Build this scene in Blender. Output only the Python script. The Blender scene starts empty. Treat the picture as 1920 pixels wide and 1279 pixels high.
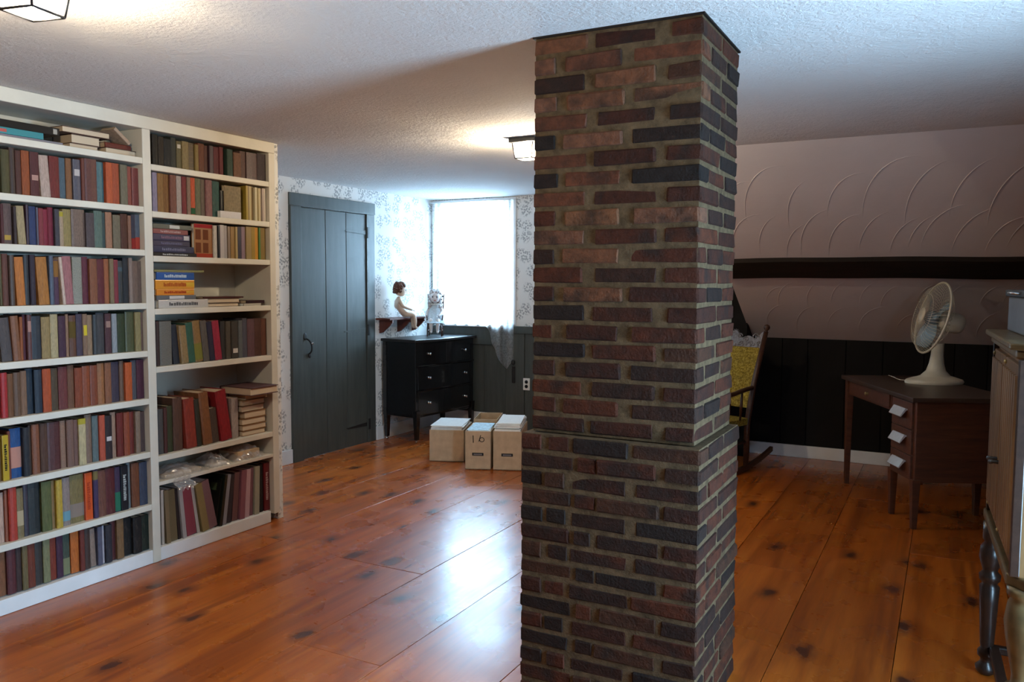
import bpy, bmesh, math, random
from mathutils import Vector, Matrix, Euler
random.seed(7)
S = bpy.context.scene
COL = S.collection
PI = math.pi

# ------------------------------------------------------------------ camera
F_PX, YAW, PITCH, ROLL, CAM_Z = 1530.74, 28.0935, 4.0786, 0.2561, 1.469
cd = bpy.data.cameras.new('camera'); cam = bpy.data.objects.new('camera', cd); COL.objects.link(cam)
y_, p_, r_ = (math.radians(a) for a in (YAW, PITCH, ROLL))
Fw = Vector((-math.sin(y_)*math.cos(p_), math.cos(y_)*math.cos(p_), -math.sin(p_)))
Rt = Vector((math.cos(y_), math.sin(y_), 0)); Up = Rt.cross(Fw)
Rt, Up = Rt*math.cos(r_)+Up*math.sin(r_), Up*math.cos(r_)-Rt*math.sin(r_)
cam.matrix_world = Matrix(((Rt.x, Up.x, -Fw.x, 0), (Rt.y, Up.y, -Fw.y, 0), (Rt.z, Up.z, -Fw.z, CAM_Z), (0, 0, 0, 1)))
cd.sensor_width = 36; cd.lens = F_PX/1920*36; cd.clip_start = .02
S.camera = cam

# ------------------------------------------------------------------ sky and exposure
W = bpy.data.worlds.new('overcast_sky'); S.world = W; W.use_nodes = True
bg = W.node_tree.nodes['Background']
bg.inputs[0].default_value = (0.47, 0.73, 1.0, 1); bg.inputs[1].default_value = 125.0
S.view_settings.view_transform = 'Standard'; S.view_settings.look = 'None'
S.view_settings.exposure = -1.12; S.view_settings.gamma = 1.0; S.view_settings.use_curve_mapping = False
LAMP_POWER = 5600.0
def portal(loc, rot, sx, sy):
    l = bpy.data.lights.new('window_portal', 'AREA'); l.shape = 'RECTANGLE'; l.size = sx; l.size_y = sy
    l.cycles.is_portal = True
    o = bpy.data.objects.new('window_portal', l); o.location = loc; o.rotation_euler = rot; COL.objects.link(o)
portal((-4.13, 7.12, 1.65), (-PI/2, 0, 0), .80, 1.16)      # dormer window, daylight comes in towards -Y
portal((1.02, 2.13, 1.05), (0, PI/2, 0), 1.4, .80)       # gable window to the right, outside the frame

# ------------------------------------------------------------------ helpers
def tag(o, label=None, cat=None, group=None, kind=None):
    if label: o['label'] = label
    if cat: o['category'] = cat
    if group: o['group'] = group
    if kind: o['kind'] = kind
    return o
def lin(h):
    c = [int(h[i:i+2], 16)/255 for i in (0, 2, 4)]
    return tuple(((v+.055)/1.055)**2.4 if v > .04045 else v/12.92 for v in c)
class MB:
    """collects geometry for one mesh"""
    def __init__(s): s.v = []; s.f = []; s.sm = []
    def add(s, vs, fs, smooth=False, M=None):
        n = len(s.v)
        s.v += [tuple(M @ Vector(v)) if M else tuple(v) for v in vs]
        s.f += [tuple(i+n for i in f) for f in fs]; s.sm += [smooth]*len(fs)
        return s
    def box(s, a, b, M=None):
        x0, y0, z0 = a; x1, y1, z1 = b
        vs = [(x0,y0,z0),(x1,y0,z0),(x1,y1,z0),(x0,y1,z0),(x0,y0,z1),(x1,y0,z1),(x1,y1,z1),(x0,y1,z1)]
        return s.add(vs, [(0,3,2,1),(4,5,6,7),(0,1,5,4),(1,2,6,5),(2,3,7,6),(3,0,4,7)], False, M)
    def prism(s, pts, h0, h1, axis='Z', M=None):
        """extrude the 2D polygon pts (ccw) between h0 and h1 along axis"""
        n = len(pts)
        mk = {'Z': lambda p, h: (p[0], p[1], h), 'Y': lambda p, h: (p[0], h, p[1]), 'X': lambda p, h: (h, p[0], p[1])}[axis]
        vs = [mk(p, h0) for p in pts]+[mk(p, h1) for p in pts]
        fs = [tuple(range(n))[::-1], tuple(range(n, 2*n))]+[(i, (i+1) % n, n+(i+1) % n, n+i) for i in range(n)]
        if axis == 'Y': fs = [f[::-1] for f in fs]
        return s.add(vs, fs, False, M)
    def tube(s, pts, r, n=8, closed=False, M=None, cap=True):
        pts = [Vector(p) for p in pts]; N = len(pts)
        rr = r if isinstance(r, (list, tuple)) else [r]*N
        vs = []; ref = None
        for i, p in enumerate(pts):
            if closed: t = pts[(i+1) % N]-pts[i-1]
            else: t = pts[min(i+1, N-1)]-pts[max(i-1, 0)]
            t.normalize()
            if ref is None: ref = Vector((0,0,1)) if abs(t.z) < .9 else Vector((1,0,0))
            a = (ref-t*ref.dot(t)).normalized(); b = t.cross(a); ref = a
            vs += [p+(a*math.cos(2*PI*k/n)+b*math.sin(2*PI*k/n))*rr[i] for k in range(n)]
        fs = []
        for i in range(N if closed else N-1):
            j = (i+1) % N
            fs += [(i*n+k, i*n+(k+1) % n, j*n+(k+1) % n, j*n+k) for k in range(n)]
        if cap and not closed: fs += [tuple(range(n))[::-1], tuple((N-1)*n+k for k in range(n))]
        return s.add(vs, fs, True, M)
    def lathe(s, prof, n=20, M=None, cap=True):
        """prof: list of (r, z) from bottom to top"""
        vs = []
        for r, z in prof: vs += [(r*math.cos(2*PI*k/n), r*math.sin(2*PI*k/n), z) for k in range(n)]
        fs = [(i*n+k, i*n+(k+1) % n, (i+1)*n+(k+1) % n, (i+1)*n+k) for i in range(len(prof)-1) for k in range(n)]
        if cap: fs += [tuple(range(n))[::-1], tuple((len(prof)-1)*n+k for k in range(n))]
        return s.add(vs, fs, True, M)
    def ell(s, c, r, n=16, m=10, M=None):
        vs = []
        for i in range(1, m):
            t = PI*i/m
            vs += [(c[0]+r[0]*math.sin(t)*math.cos(2*PI*k/n), c[1]+r[1]*math.sin(t)*math.sin(2*PI*k/n), c[2]-r[2]*math.cos(t)) for k in range(n)]
        b = len(vs); vs += [(c[0], c[1], c[2]-r[2]), (c[0], c[1], c[2]+r[2])]
        fs = [(i*n+k, i*n+(k+1) % n, (i+1)*n+(k+1) % n, (i+1)*n+k) for i in range(m-2) for k in range(n)]
        fs += [(b, (k+1) % n, k) for k in range(n)]+[(b+1, (m-2)*n+k, (m-2)*n+(k+1) % n) for k in range(n)]
        return s.add(vs, fs, True, M)
    def grid(s, fn, nu, nv, smooth=True, M=None, flip=False):
        vs = [fn(i/nu, j/nv) for j in range(nv+1) for i in range(nu+1)]
        q = nu+1
        fs = [(j*q+i, j*q+i+1, (j+1)*q+i+1, (j+1)*q+i) for j in range(nv) for i in range(nu)]
        if flip: fs = [f[::-1] for f in fs]
        return s.add(vs, fs, smooth, M)
    def mesh(s, name, m=None):
        me = bpy.data.meshes.new(name); me.from_pydata(s.v, [], s.f)
        me.polygons.foreach_set('use_smooth', s.sm)
        if m: me.materials.append(m)
        me.update(); return me
    def build(s, name, m, parent=None, bev=0, seg=2, loc=None):
        o = link(name, s.mesh(name, m), parent)
        if loc: o.location = loc
        if bev: bevel(o, bev, seg)
        return o
def bevel(o, w, seg=2):
    b = o.modifiers.new('bevel', 'BEVEL'); b.width = w; b.segments = seg; b.limit_method = 'ANGLE'; b.angle_limit = .6
def link(name, data, parent=None):
    o = bpy.data.objects.new(name, data); COL.objects.link(o)
    if parent: o.parent = parent
    return o
def empty(name, loc=(0,0,0), rz=0):
    o = link(name, None); o.location = loc; o.rotation_euler = (0, 0, rz); o.empty_display_size = .05
    return o
def chaikin(pts, it=2, closed=False):
    pts = [Vector(p) for p in pts]
    for _ in range(it):
        out = []
        n = len(pts)
        for i in range(n if closed else n-1):
            a, b = pts[i], pts[(i+1) % n]
            out += [a*.75+b*.25, a*.25+b*.75]
        if not closed: out = [pts[0]]+out+[pts[-1]]
        pts = out
    return pts

# ------------------------------------------------------------------ materials
MATS = {}
class NT:
    def __init__(s, name):
        s.m = bpy.data.materials.new(name); s.m.use_nodes = True; s.t = s.m.node_tree; s.n = s.t.nodes
        s.p = s.n['Principled BSDF']; MATS[name] = s.m
    def N(s, typ, **kw):
        n = s.n.new(typ)
        for k, v in kw.items():
            if k.startswith('i_'):
                key = k[2:]; key = int(key) if key.isdigit() else key.replace('_', ' ')
                n.inputs[key].default_value = v
            else: setattr(n, k, v)
        return n
    def L(s, a, b): s.t.links.new(a, b)
    def coord(s, kind='Object', scale=(1,1,1)):
        c = s.N('ShaderNodeTexCoord'); mp = s.N('ShaderNodeMapping'); mp.inputs['Scale'].default_value = scale
        s.L(c.outputs[kind], mp.inputs[0]); return mp.outputs[0]
    def noise(s, vec, scale, detail=4, rough=.5, out='Fac'):
        n = s.N('ShaderNodeTexNoise'); n.inputs['Scale'].default_value = scale; n.inputs['Detail'].default_value = detail
        n.inputs['Roughness'].default_value = rough
        if vec: s.L(vec, n.inputs['Vector'])
        return n.outputs[out]
    def ramp(s, fac, stops):
        r = s.N('ShaderNodeValToRGB'); e = r.color_ramp.elements
        while len(e) < len(stops): e.new(.5)
        for el, (pos, c) in zip(e, stops): el.position = pos; el.color = (*c, 1) if len(c) == 3 else c
        s.L(fac, r.inputs[0]); return r.outputs[0]
    def mix(s, fac, a, b, mode='MIX'):
        m = s.N('ShaderNodeMix', data_type='RGBA', blend_type=mode)
        for sock, v in ((m.inputs[0], fac), (m.inputs[6], a), (m.inputs[7], b)):
            if hasattr(v, 'links'): s.L(v, sock)
            else: sock.default_value = v if not isinstance(v, tuple) else ((*v, 1) if len(v) == 3 else v)
        return m.outputs[2]
    def math(s, op, a, b=0.0):
        m = s.N('ShaderNodeMath', operation=op)
        for sock, v in ((m.inputs[0], a), (m.inputs[1], b)):
            if hasattr(v, 'links'): s.L(v, sock)
            else: sock.default_value = v
        return m.outputs[0]
    def bump(s, h, strength=.3, dist=.01):
        b = s.N('ShaderNodeBump'); b.inputs['Strength'].default_value = strength; b.inputs['Distance'].default_value = dist
        s.L(h, b.inputs['Height']); s.L(b.outputs[0], s.p.inputs['Normal'])
    def base(s, v):
        if hasattr(v, 'links'): s.L(v, s.p.inputs['Base Color'])
        else: s.p.inputs['Base Color'].default_value = (*v, 1)
    def set(s, rough=.5, spec=.5, metal=0, coat=0):
        s.p.inputs['Roughness'].default_value = rough; s.p.inputs['Specular IOR Level'].default_value = spec
        s.p.inputs['Metallic'].default_value = metal; s.p.inputs['Coat Weight'].default_value = coat
def simple(name, col, rough=.5, var=.12, scale=30, spec=.5, metal=0, coat=0, bump=0, bscale=None):
    t = NT(name); v = t.coord()
    n = t.noise(v, scale, 4)
    c2 = tuple(max(0, c*(1-var)) for c in col); c3 = tuple(min(1, c*(1+var)) for c in col)
    t.base(t.ramp(n, [(.3, c2), (.7, c3)])); t.set(rough, spec, metal, coat)
    if bump: t.bump(t.noise(v, bscale or scale*2, 3), bump, .004)
    return t.m
def objcol(name, rough=.6, var=.25, scale=35, spec=.4, bump=.1, wear=0.0, coat=0, stretch=(1,1,1)):
    """colour comes from the object's own colour, with grain and wear"""
    t = NT(name); oi = t.N('ShaderNodeObjectInfo'); v = t.coord('Object', stretch)
    add = t.N('ShaderNodeVectorMath', operation='ADD'); t.L(v, add.inputs[0]); t.L(oi.outputs['Location'], add.inputs[1])
    v = add.outputs[0]
    n = t.noise(v, scale, 5, .6)
    g = t.ramp(n, [(.25, (1-var,)*3), (.75, (1+var,)*3)])
    c = t.mix(1.0, oi.outputs['Color'], g, 'MULTIPLY')
    if wear:
        w = t.ramp(t.noise(v, scale*.45, 6, .7), [(.55, (0,0,0)), (.75, (wear,)*3)])
        c = t.mix(w, c, (.20, .155, .115))
    t.base(c); t.set(rough, spec, 0, coat)
    if bump: t.bump(t.noise(v, scale*4, 3), bump, .003)
    return t.m
def wood(name, c1, c2, rough=.4, coat=0, stretch=(14,1.2,14), scale=3, spec=.4):
    t = NT(name); v = t.coord('Object', stretch)
    n = t.noise(v, scale, 5, .6); n2 = t.noise(v, scale*5, 3)
    f = t.math('ADD', t.math('MULTIPLY', n, .75), t.math('MULTIPLY', n2, .25))
    t.base(t.ramp(f, [(.3, c1), (.7, c2)])); t.set(rough, spec, 0, coat)
    t.bump(n2, .08, .002); return t.m

M_white = simple('white_shelf_paint', (.62, .60, .53), .45, .05, 8)
M_trim = simple('white_trim_paint', (.72, .74, .76), .45, .05, 8)
M_page = simple('aged_paper', (.56, .45, .33), .85, .18, 90, .2)
M_page_white = simple('white_paper', (.80, .80, .78), .8, .06, 60, .2)
M_cloth = objcol('book_cloth', .65, .34, 9, .35, .12, .30)
M_leather = objcol('book_leather', .5, .42, 11, .45, .15, .25)
M_jacket = objcol('glossy_cover', .3, .12, 25, .5, 0, 0)
M_mottle = objcol('marbled_cover', .6, .75, 55, .3, 0, .6)
M_label = objcol('paper_label', .75, .1, 60, .2, 0, 0)
M_grey = wood('grey_paint', (.042, .048, .044), (.072, .080, .073), .45, 0, (10,10,1.0), 2.2, .5)
M_black = simple('black_lacquer', (.006, .006, .007), .16, .3, 12, .5, 0, .3)
M_iron = simple('black_iron', (.012, .012, .013), .5, .3, 60, .4)
M_darkwood = wood('dark_walnut', (.030, .012, .007), (.075, .030, .016), .38)
M_beam = wood('stained_beam', (.006, .004, .003), (.018, .011, .008), .7, 0, (1.2,14,14), 3, .2)
M_knee = simple('dark_panel_paint', (.0040, .0034, .0036), .75, .25, 6, .2, 0, 0, .1, 20)
M_desk = wood('desk_walnut', (.050, .016, .007), (.110, .036, .015), .4)
M_desk_top = wood('desk_top_dark', (.034, .019, .013), (.062, .036, .025), .35)
M_alu = simple('brushed_aluminium', (.72, .74, .76), .35, .06, 40, .5, .6)
M_steel = simple('nickel', (.6, .6, .6), .25, .1, 40, .5, 1)
M_brass = simple('old_gilt', (.36, .29, .13), .42, .3, 24, .5, .35)
M_fan = simple('cream_plastic', (.62, .58, .47), .42, .06, 20, .5)
M_kraft = simple('kraft_cardboard', (.47, .34, .22), .8, .10, 18, .2)
M_kraft_in = simple('cardboard_inside', (.17, .10, .06), .85, .15, 18, .2)
M_ink = simple('black_marker', (.01, .01, .012), .7, .1, 20, .2)
M_redwood = wood('red_stained_wood', (.07, .018, .012), (.13, .035, .022), .45)
M_skin = simple('doll_skin', (.66, .50, .38), .45, .06, 20, .4)
M_porcelain = simple('doll_porcelain', (.70, .66, .66), .35, .05, 20, .5)
M_hair = simple('doll_brown_hair', (.10, .040, .022), .7, .5, 160, .3, 0, 0, .6, 220)
M_wig = simple('doll_silver_hair', (.50, .47, .47), .7, .35, 160, .3, 0, 0, .6, 220)
M_dress = simple('doll_pale_dress', (.52, .60, .66), .8, .18, 90, .2, 0, 0, .4, 150)
M_eye = simple('doll_eye', (.02, .025, .04), .2, .1, 10)
M_lip = simple('doll_lip', (.40, .09, .08), .4, .1, 10)
M_outlet = simple('outlet_plastic', (.75, .74, .70), .4, .03, 10)

def plaster(name, col, bs, bstr, blotch):
    t = NT(name); v = t.coord()
    n = t.noise(v, 1.3, 4, .6)
    t.base(t.ramp(n, [(.3, tuple(c*(1-blotch) for c in col)), (.7, col)])); t.set(.9, .2)
    h = t.math('ADD', t.noise(v, bs, 5, .7), t.math('MULTIPLY', t.noise(v, bs*.22, 3), .8))
    t.bump(h, bstr, .012); return t.m
M_ceiling = plaster('sand_plaster', (.74, .73, .72), 50, .8, .06)
M_slope = plaster('trowelled_plaster', (.61, .565, .575), 24, .10, .10)
M_wall = plaster('dark_unseen_wall', (.16, .11, .075), 30, .10, .2)  # unseen walls, made dark brown to cut bounce light on the chimney

def wallpaper():
    t = NT('floral_wallpaper'); g = t.N('ShaderNodeNewGeometry'); sx = t.N('ShaderNodeSeparateXYZ'); t.L(g.outputs['Position'], sx.inputs[0])
    u = t.math('ADD', sx.outputs[0], sx.outputs[1])
    cb = t.N('ShaderNodeCombineXYZ'); t.L(u, cb.inputs[0]); t.L(sx.outputs[2], cb.inputs[1])
    nz = t.N('ShaderNodeTexNoise'); nz.inputs['Scale'].default_value = 14; t.L(cb.outputs[0], nz.inputs['Vector'])
    ad = t.N('ShaderNodeVectorMath', operation='MULTIPLY_ADD'); t.L(nz.outputs['Color'], ad.inputs[0]); ad.inputs[1].default_value = (.06,.06,0); t.L(cb.outputs[0], ad.inputs[2])
    v1 = t.N('ShaderNodeTexVoronoi', voronoi_dimensions='2D'); v1.inputs['Scale'].default_value = 7.0; v1.inputs['Randomness'].default_value = .75; t.L(ad.outputs[0], v1.inputs['Vector'])
    near = t.ramp(v1.outputs['Distance'], [(.30, (1,1,1)), (.46, (0,0,0))])
    v2 = t.N('ShaderNodeTexVoronoi', voronoi_dimensions='2D'); v2.inputs['Scale'].default_value = 46; t.L(cb.outputs[0], v2.inputs['Vector'])
    dots = t.ramp(v2.outputs['Distance'], [(.34, (1,1,1)), (.46, (0,0,0))])
    v3 = t.N('ShaderNodeTexVoronoi', voronoi_dimensions='2D', feature='DISTANCE_TO_EDGE'); v3.inputs['Scale'].default_value = 15; t.L(ad.outputs[0], v3.inputs['Vector'])
    vine = t.ramp(v3.outputs['Distance'], [(.012, (.5,.5,.5)), (.03, (0,0,0))])
    f = t.math('MULTIPLY', near, t.math('MAXIMUM', dots, vine))
    f = t.math('MULTIPLY', f, .60)
    col = t.mix(t.noise(cb.outputs[0], 9), (.13, .16, .18), (.06, .08, .11))
    t.base(t.mix(f, (.78, .79, .78), col)); t.set(.8, .2); return t.m
M_paper = wallpaper()

def pine():
    t = NT('pine_plank'); oi = t.N('ShaderNodeObjectInfo')
    g = t.N('ShaderNodeNewGeometry')
    off = t.N('ShaderNodeVectorMath', operation='SCALE'); t.L(oi.outputs['Location'], off.inputs[0]); off.inputs['Scale'].default_value = 3.7
    ad = t.N('ShaderNodeVectorMath', operation='ADD'); t.L(g.outputs['Position'], ad.inputs[0]); t.L(off.outputs[0], ad.inputs[1])
    mp = t.N('ShaderNodeMapping'); mp.inputs['Scale'].default_value = (7, .55, 1); t.L(ad.outputs[0], mp.inputs[0])
    grain = t.noise(mp.outputs[0], 2.0, 6, .62)
    mp2 = t.N('ShaderNodeMapping'); mp2.inputs['Scale'].default_value = (2.3, .5, 1); t.L(ad.outputs[0], mp2.inputs[0])
    broad = t.noise(mp2.outputs[0], 1.4, 3, .5)
    c = t.ramp(grain, [(.28, (.20, .040, .004)), (.5, (.44, .108, .010)), (.74, (.60, .185, .022))])
    c = t.mix(t.math('MULTIPLY', broad, .55), c, (.28, .058, .006))
    tone = t.ramp(oi.outputs['Random'], [(0, (.82, .78, .74)), (1, (1.12, 1.10, 1.08))])
    c = t.mix(1.0, c, tone, 'MULTIPLY')
    # knots
    mp3 = t.N('ShaderNodeMapping'); mp3.inputs['Scale'].default_value = (3.2, 1.9, 1); t.L(ad.outputs[0], mp3.inputs[0])
    wob = t.N('ShaderNodeTexNoise'); wob.inputs['Scale'].default_value = 6; t.L(mp3.outputs[0], wob.inputs['Vector'])
    ma = t.N('ShaderNodeVectorMath', operation='MULTIPLY_ADD'); t.L(wob.outputs['Color'], ma.inputs[0]); ma.inputs[1].default_value = (.17,.20,0); t.L(mp3.outputs[0], ma.inputs[2])
    vo = t.N('ShaderNodeTexVoronoi', voronoi_dimensions='2D'); vo.inputs['Scale'].default_value = 1.15; t.L(ma.outputs[0], vo.inputs['Vector'])
    k = t.ramp(vo.outputs['Distance'], [(.05, (.92,.92,.92)), (.11, (.5,.5,.5)), (.24, (0,0,0))])
    sc = t.N('ShaderNodeSeparateColor'); t.L(vo.outputs['Color'], sc.inputs[0])
    k = t.math('MULTIPLY', k, t.math('GREATER_THAN', sc.outputs[0], .60))
    c = t.mix(k, c, (.035, .010, .008))
    mp4 = t.N('ShaderNodeMapping'); mp4.inputs['Scale'].default_value = (9, .35, 1); t.L(ad.outputs[0], mp4.inputs[0])
    stk = t.ramp(t.noise(mp4.outputs[0], 1.1, 3, .55), [(.56, (0,0,0)), (.66, (.6,.6,.6))])
    c = t.mix(stk, c, (.17, .032, .006))
    # scuffs
    sf = t.ramp(t.noise(mp2.outputs[0], 9, 5, .7), [(.60, (0,0,0)), (.78, (.28,.28,.28))])
    c = t.mix(sf, c, (.30, .16, .085))
    t.base(c)
    rr = t.ramp(t.noise(ad.outputs[0], 3.5, 4), [(.3, (.23,)*3), (.7, (.34,)*3)])
    t.L(rr, t.p.inputs['Roughness']); t.p.inputs['Specular IOR Level'].default_value = .5
    t.p.inputs['Coat Weight'].default_value = .25; t.p.inputs['Coat Roughness'].default_value = .22
    t.bump(t.math('ADD', grain, t.math('MULTIPLY', broad, 1.5)), .05, .01); return t.m
M_pine = pine()

def brickmat():
    t = NT('old_brick'); oi = t.N('ShaderNodeObjectInfo'); g = t.N('ShaderNodeNewGeometry'); v = g.outputs['Position']
    n = t.noise(v, 26, 6, .65); n2 = t.noise(v, 120, 4, .6); n3 = t.noise(v, 9, 3)
    c = t.mix(1.0, oi.outputs['Color'], t.ramp(n, [(.22, (.22,.20,.19)), (.78, (1.0,.70,.54))]), 'MULTIPLY')
    c = t.mix(t.ramp(n3, [(.50, (0,0,0)), (.68, (.75,.75,.75))]), c, (.014, .009, .007))
    c = t.mix(t.ramp(t.noise(v, 48, 5, .7), [(.66, (0,0,0)), (.80, (.55,.55,.55))]), c, (.13, .075, .045))
    t.base(c); t.set(.88, .25)
    t.bump(t.math('ADD', n2, t.math('MULTIPLY', n, 1.6)), .7, .006); return t.m
M_brick = brickmat()
def mortarmat():
    t = NT('lime_mortar'); v = t.N('ShaderNodeNewGeometry').outputs['Position']
    t.base(t.ramp(t.noise(v, 30, 6, .65), [(.3, (.055, .036, .019)), (.7, (.135, .090, .049))])); t.set(.95, .15)
    t.bump(t.noise(v, 110, 5, .7), .8, .006); return t.m
M_mortar = mortarmat()

def emissive(name, col, strength):
    t = NT(name); t.base(col); t.p.inputs['Emission Color'].default_value = (*col, 1); t.p.inputs['Emission Strength'].default_value = strength
    return t.m
M_bulb = emissive('lit_bulb', (1, .80, .54), LAMP_POWER)
def seeded():
    t = NT('seeded_lamp_glass'); t.n.remove(t.p)
    tr = t.N('ShaderNodeBsdfTransparent'); tl = t.N('ShaderNodeBsdfTranslucent'); tl.inputs[0].default_value = (.9, .9, .88, 1)
    mx = t.N('ShaderNodeMixShader'); mx.inputs[0].default_value = .22
    t.L(tr.outputs[0], mx.inputs[1]); t.L(tl.outputs[0], mx.inputs[2]); t.L(mx.outputs[0], t.n['Material Output'].inputs[0]); return t.m
M_lampglass = seeded()
def thin_glass(name, tint, gloss=.08, rough=.02):
    t = NT(name); t.n.remove(t.p)
    tr = t.N('ShaderNodeBsdfTransparent'); tr.inputs[0].default_value = (*tint, 1)
    gl = t.N('ShaderNodeBsdfGlossy'); gl.inputs['Roughness'].default_value = rough
    mx = t.N('ShaderNodeMixShader'); mx.inputs[0].default_value = gloss
    t.L(tr.outputs[0], mx.inputs[1]); t.L(gl.outputs[0], mx.inputs[2]); t.L(mx.outputs[0], t.n['Material Output'].inputs[0]); return t.m
M_glass = thin_glass('window_glass', (.96, .98, .98))
def sheer():
    t = NT('sheer_curtain'); t.n.remove(t.p)
    v = t.N('ShaderNodeNewGeometry').outputs['Position']
    tr = t.N('ShaderNodeBsdfTransparent')
    tl = t.N('ShaderNodeBsdfTranslucent'); tl.inputs[0].default_value = (.97, .97, .97, 1)
    df = t.N('ShaderNodeBsdfDiffuse'); df.inputs[0].default_value = (.82, .83, .85, 1)
    m1 = t.N('ShaderNodeMixShader'); m1.inputs[0].default_value = .10; t.L(tl.outputs[0], m1.inputs[1]); t.L(df.outputs[0], m1.inputs[2])
    lace = t.ramp(t.noise(v, 60, 3, .6), [(.42, (.18,)*3), (.60, (.42,)*3)])
    m2 = t.N('ShaderNodeMixShader'); t.L(lace, m2.inputs[0]); t.L(m1.outputs[0], m2.inputs[1]); t.L(tr.outputs[0], m2.inputs[2])
    t.L(m2.outputs[0], t.n['Material Output'].inputs[0]); return t.m
M_sheer = sheer()
def plastic_film():
    t = NT('clear_plastic_film'); t.n.remove(t.p)
    tr = t.N('ShaderNodeBsdfTransparent'); df = t.N('ShaderNodeBsdfPrincipled') if False else t.N('ShaderNodeBsdfGlossy')
    df.inputs[0].default_value = (.8,.8,.82,1); df.inputs['Roughness'].default_value = .2
    d2 = t.N('ShaderNodeBsdfDiffuse'); d2.inputs[0].default_value = (.62,.60,.60,1)
    m1 = t.N('ShaderNodeMixShader'); m1.inputs[0].default_value = .5; t.L(df.outputs[0], m1.inputs[1]); t.L(d2.outputs[0], m1.inputs[2])
    m2 = t.N('ShaderNodeMixShader'); m2.inputs[0].default_value = .42; t.L(tr.outputs[0], m2.inputs[1]); t.L(m1.outputs[0], m2.inputs[2])
    t.L(m2.outputs[0], t.n['Material Output'].inputs[0]); return t.m
M_film = plastic_film()
def bluish_blade():
    t = NT('blue_fan_blade'); t.base((.30, .42, .50)); t.set(.25, .5); t.p.inputs['Alpha'].default_value = .55; return t.m
M_blade = bluish_blade()
def upholstery():
    t = NT('yellow_upholstery'); v = t.coord()
    a = t.noise(v, 70, 4, .7); b = t.noise(v, 24, 4, .6)
    c = t.ramp(a, [(.35, (.10, .070, .012)), (.55, (.32, .235, .035)), (.72, (.55, .47, .16))])
    t.base(t.mix(t.ramp(b, [(.4, (0,0,0)), (.7, (.5,.5,.5))]), c, (.16, .12, .03))); t.set(.9, .1); t.bump(a, .4, .004); return t.m
M_uphol = upholstery()
M_crest_sheen = simple('carved_crest_sheen', (.20, .195, .21), .32, .3, 60, .6, .3)  # window light gleaming on the carved crest, put into its pale grey
def cabwood():
    t = NT('fluted_oak'); v = t.coord('Object', (9, 9, .9))
    n = t.noise(v, 3, 5, .6)
    t.base(t.ramp(n, [(.3, (.085, .042, .016)), (.7, (.21, .115, .045))])); t.set(.38, .5, 0, .2); return t.m
M_cab = cabwood()
M_cabdark = wood('dark_turned_wood', (.014, .007, .005), (.035, .017, .011), .34, .1)
M_cabgilt = simple('antique_gold_moulding', (.11, .075, .032), .38, .35, 20, .5, .2)
M_bluebox = simple('blue_grey_tin', (.13, .16, .20), .35, .15, 14, .5)

# ================================================================== THE SETTING
H = 2.30
XL, XR = -4.664, 1.15          # door wall, right gable wall
YF, YB, YK = -3.50, 7.00, 7.22  # wall behind the camera, window wall, knee wall
XS, YS, ZK = -1.485, 5.035, 1.01  # slope: left edge, where it leaves the ceiling, height of the knee wall
XB = -3.606                    # face of the bookcase

def struct(name, mb, m, parent=None, bev=0):
    o = mb.build(name, m, parent, bev)
    if not parent: o['kind'] = 'structure'
    return o
floor = struct('floor', MB().box((XL-.15, YF-.1, -.12), (XR+.1, YK+.15, -.022)), M_beam)
edges = [-4.70, -4.23, -3.76, -3.30, -2.84, -2.29, -1.87, -1.407, -.98, -.5616, -.1367, .30, .75, 1.2]
joints = {-3.76: [.9, 3.41], -3.30: [1.2, 5.2], -2.84: [.2, 3.34], -2.29: [2.445, 5.9], -1.87: [.4, 4.6], -1.407: [1.5, 5.4],
          -.98: [.6, 4.3], -.5616: [1.1, 6.0], -.1367: [.3, 4.9], .30: [1.9, 5.6], .75: [.8, 4.2], 1.2: [2.6], 1.66: [1.0, 4.9], 2.1: [3.1]}
for a, b in zip(edges[:-1], edges[1:]):
    ys = [YF]+joints.get(a, [3.0])+[YK+.04]
    for c, d in zip(ys[:-1], ys[1:]):
        g = .0013; w = (b-a)/2-g; l = (d-c)/2-g
        lift = random.uniform(-.0012, .0)
        struct('plank', MB().box((-w, -l, -.02), (w, l, 0)), M_pine, floor, .0012).location = ((a+b)/2, (c+d)/2, lift)

cl = MB().box((XL-.1, YF, H), (XR, YS, H+.1)); cl.box((XL-.1, YS, H), (XS, YB+.12, H+.1))
struct('ceiling', cl, M_ceiling)
sl = MB().prism([(YS-.02, H+.012), (YK+.02, ZK-.012), (YK+.02, ZK+.10), (YS-.02, H+.12)], XS, XR, 'X')
slope = struct('ceiling_slope', sl, M_slope)
# trowel ridges of the plaster on the slope: thin raised arcs
du = Vector((0, YK-YS, ZK-H)).normalized(); dn = Vector((0, -du.z, du.y))
if dn.z > 0: dn = -dn
def on_slope(x, s, out=0.0): return Vector((x, YS, H))+du*s+dn*out
ridge = MB()
def arc(x, s, r, a0, a1, rad=.0048, n=14, q=2.1):
    pts = []; rr = []
    for i in range(n+1):
        a = math.radians(a0+(a1-a0)*i/n)
        pts.append(on_slope(x+r*math.cos(a), s-r*q*math.sin(a), -.002)); rr.append(rad*(.3+.7*math.sin(PI*i/n)))
    ridge.tube(pts, rr, 5)
for row, (s0, r0, xs) in enumerate([(1.26, .25, .150), (.86, .27, .24), (1.98, .17, .17), (2.40, .20, .22)]):
    x = XS+.34
    while x < XR-.12:
        arc(x+random.uniform(-.02, .02), s0+random.uniform(-.04, .04), r0*random.uniform(.85, 1.1), 190+random.uniform(-14, 6), 92+random.uniform(-25, 12))
        x += xs*random.uniform(.8, 1.25)
rg = ridge.build('plaster_ridge', M_slope, slope); rg['kind'] = 'stuff'
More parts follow.
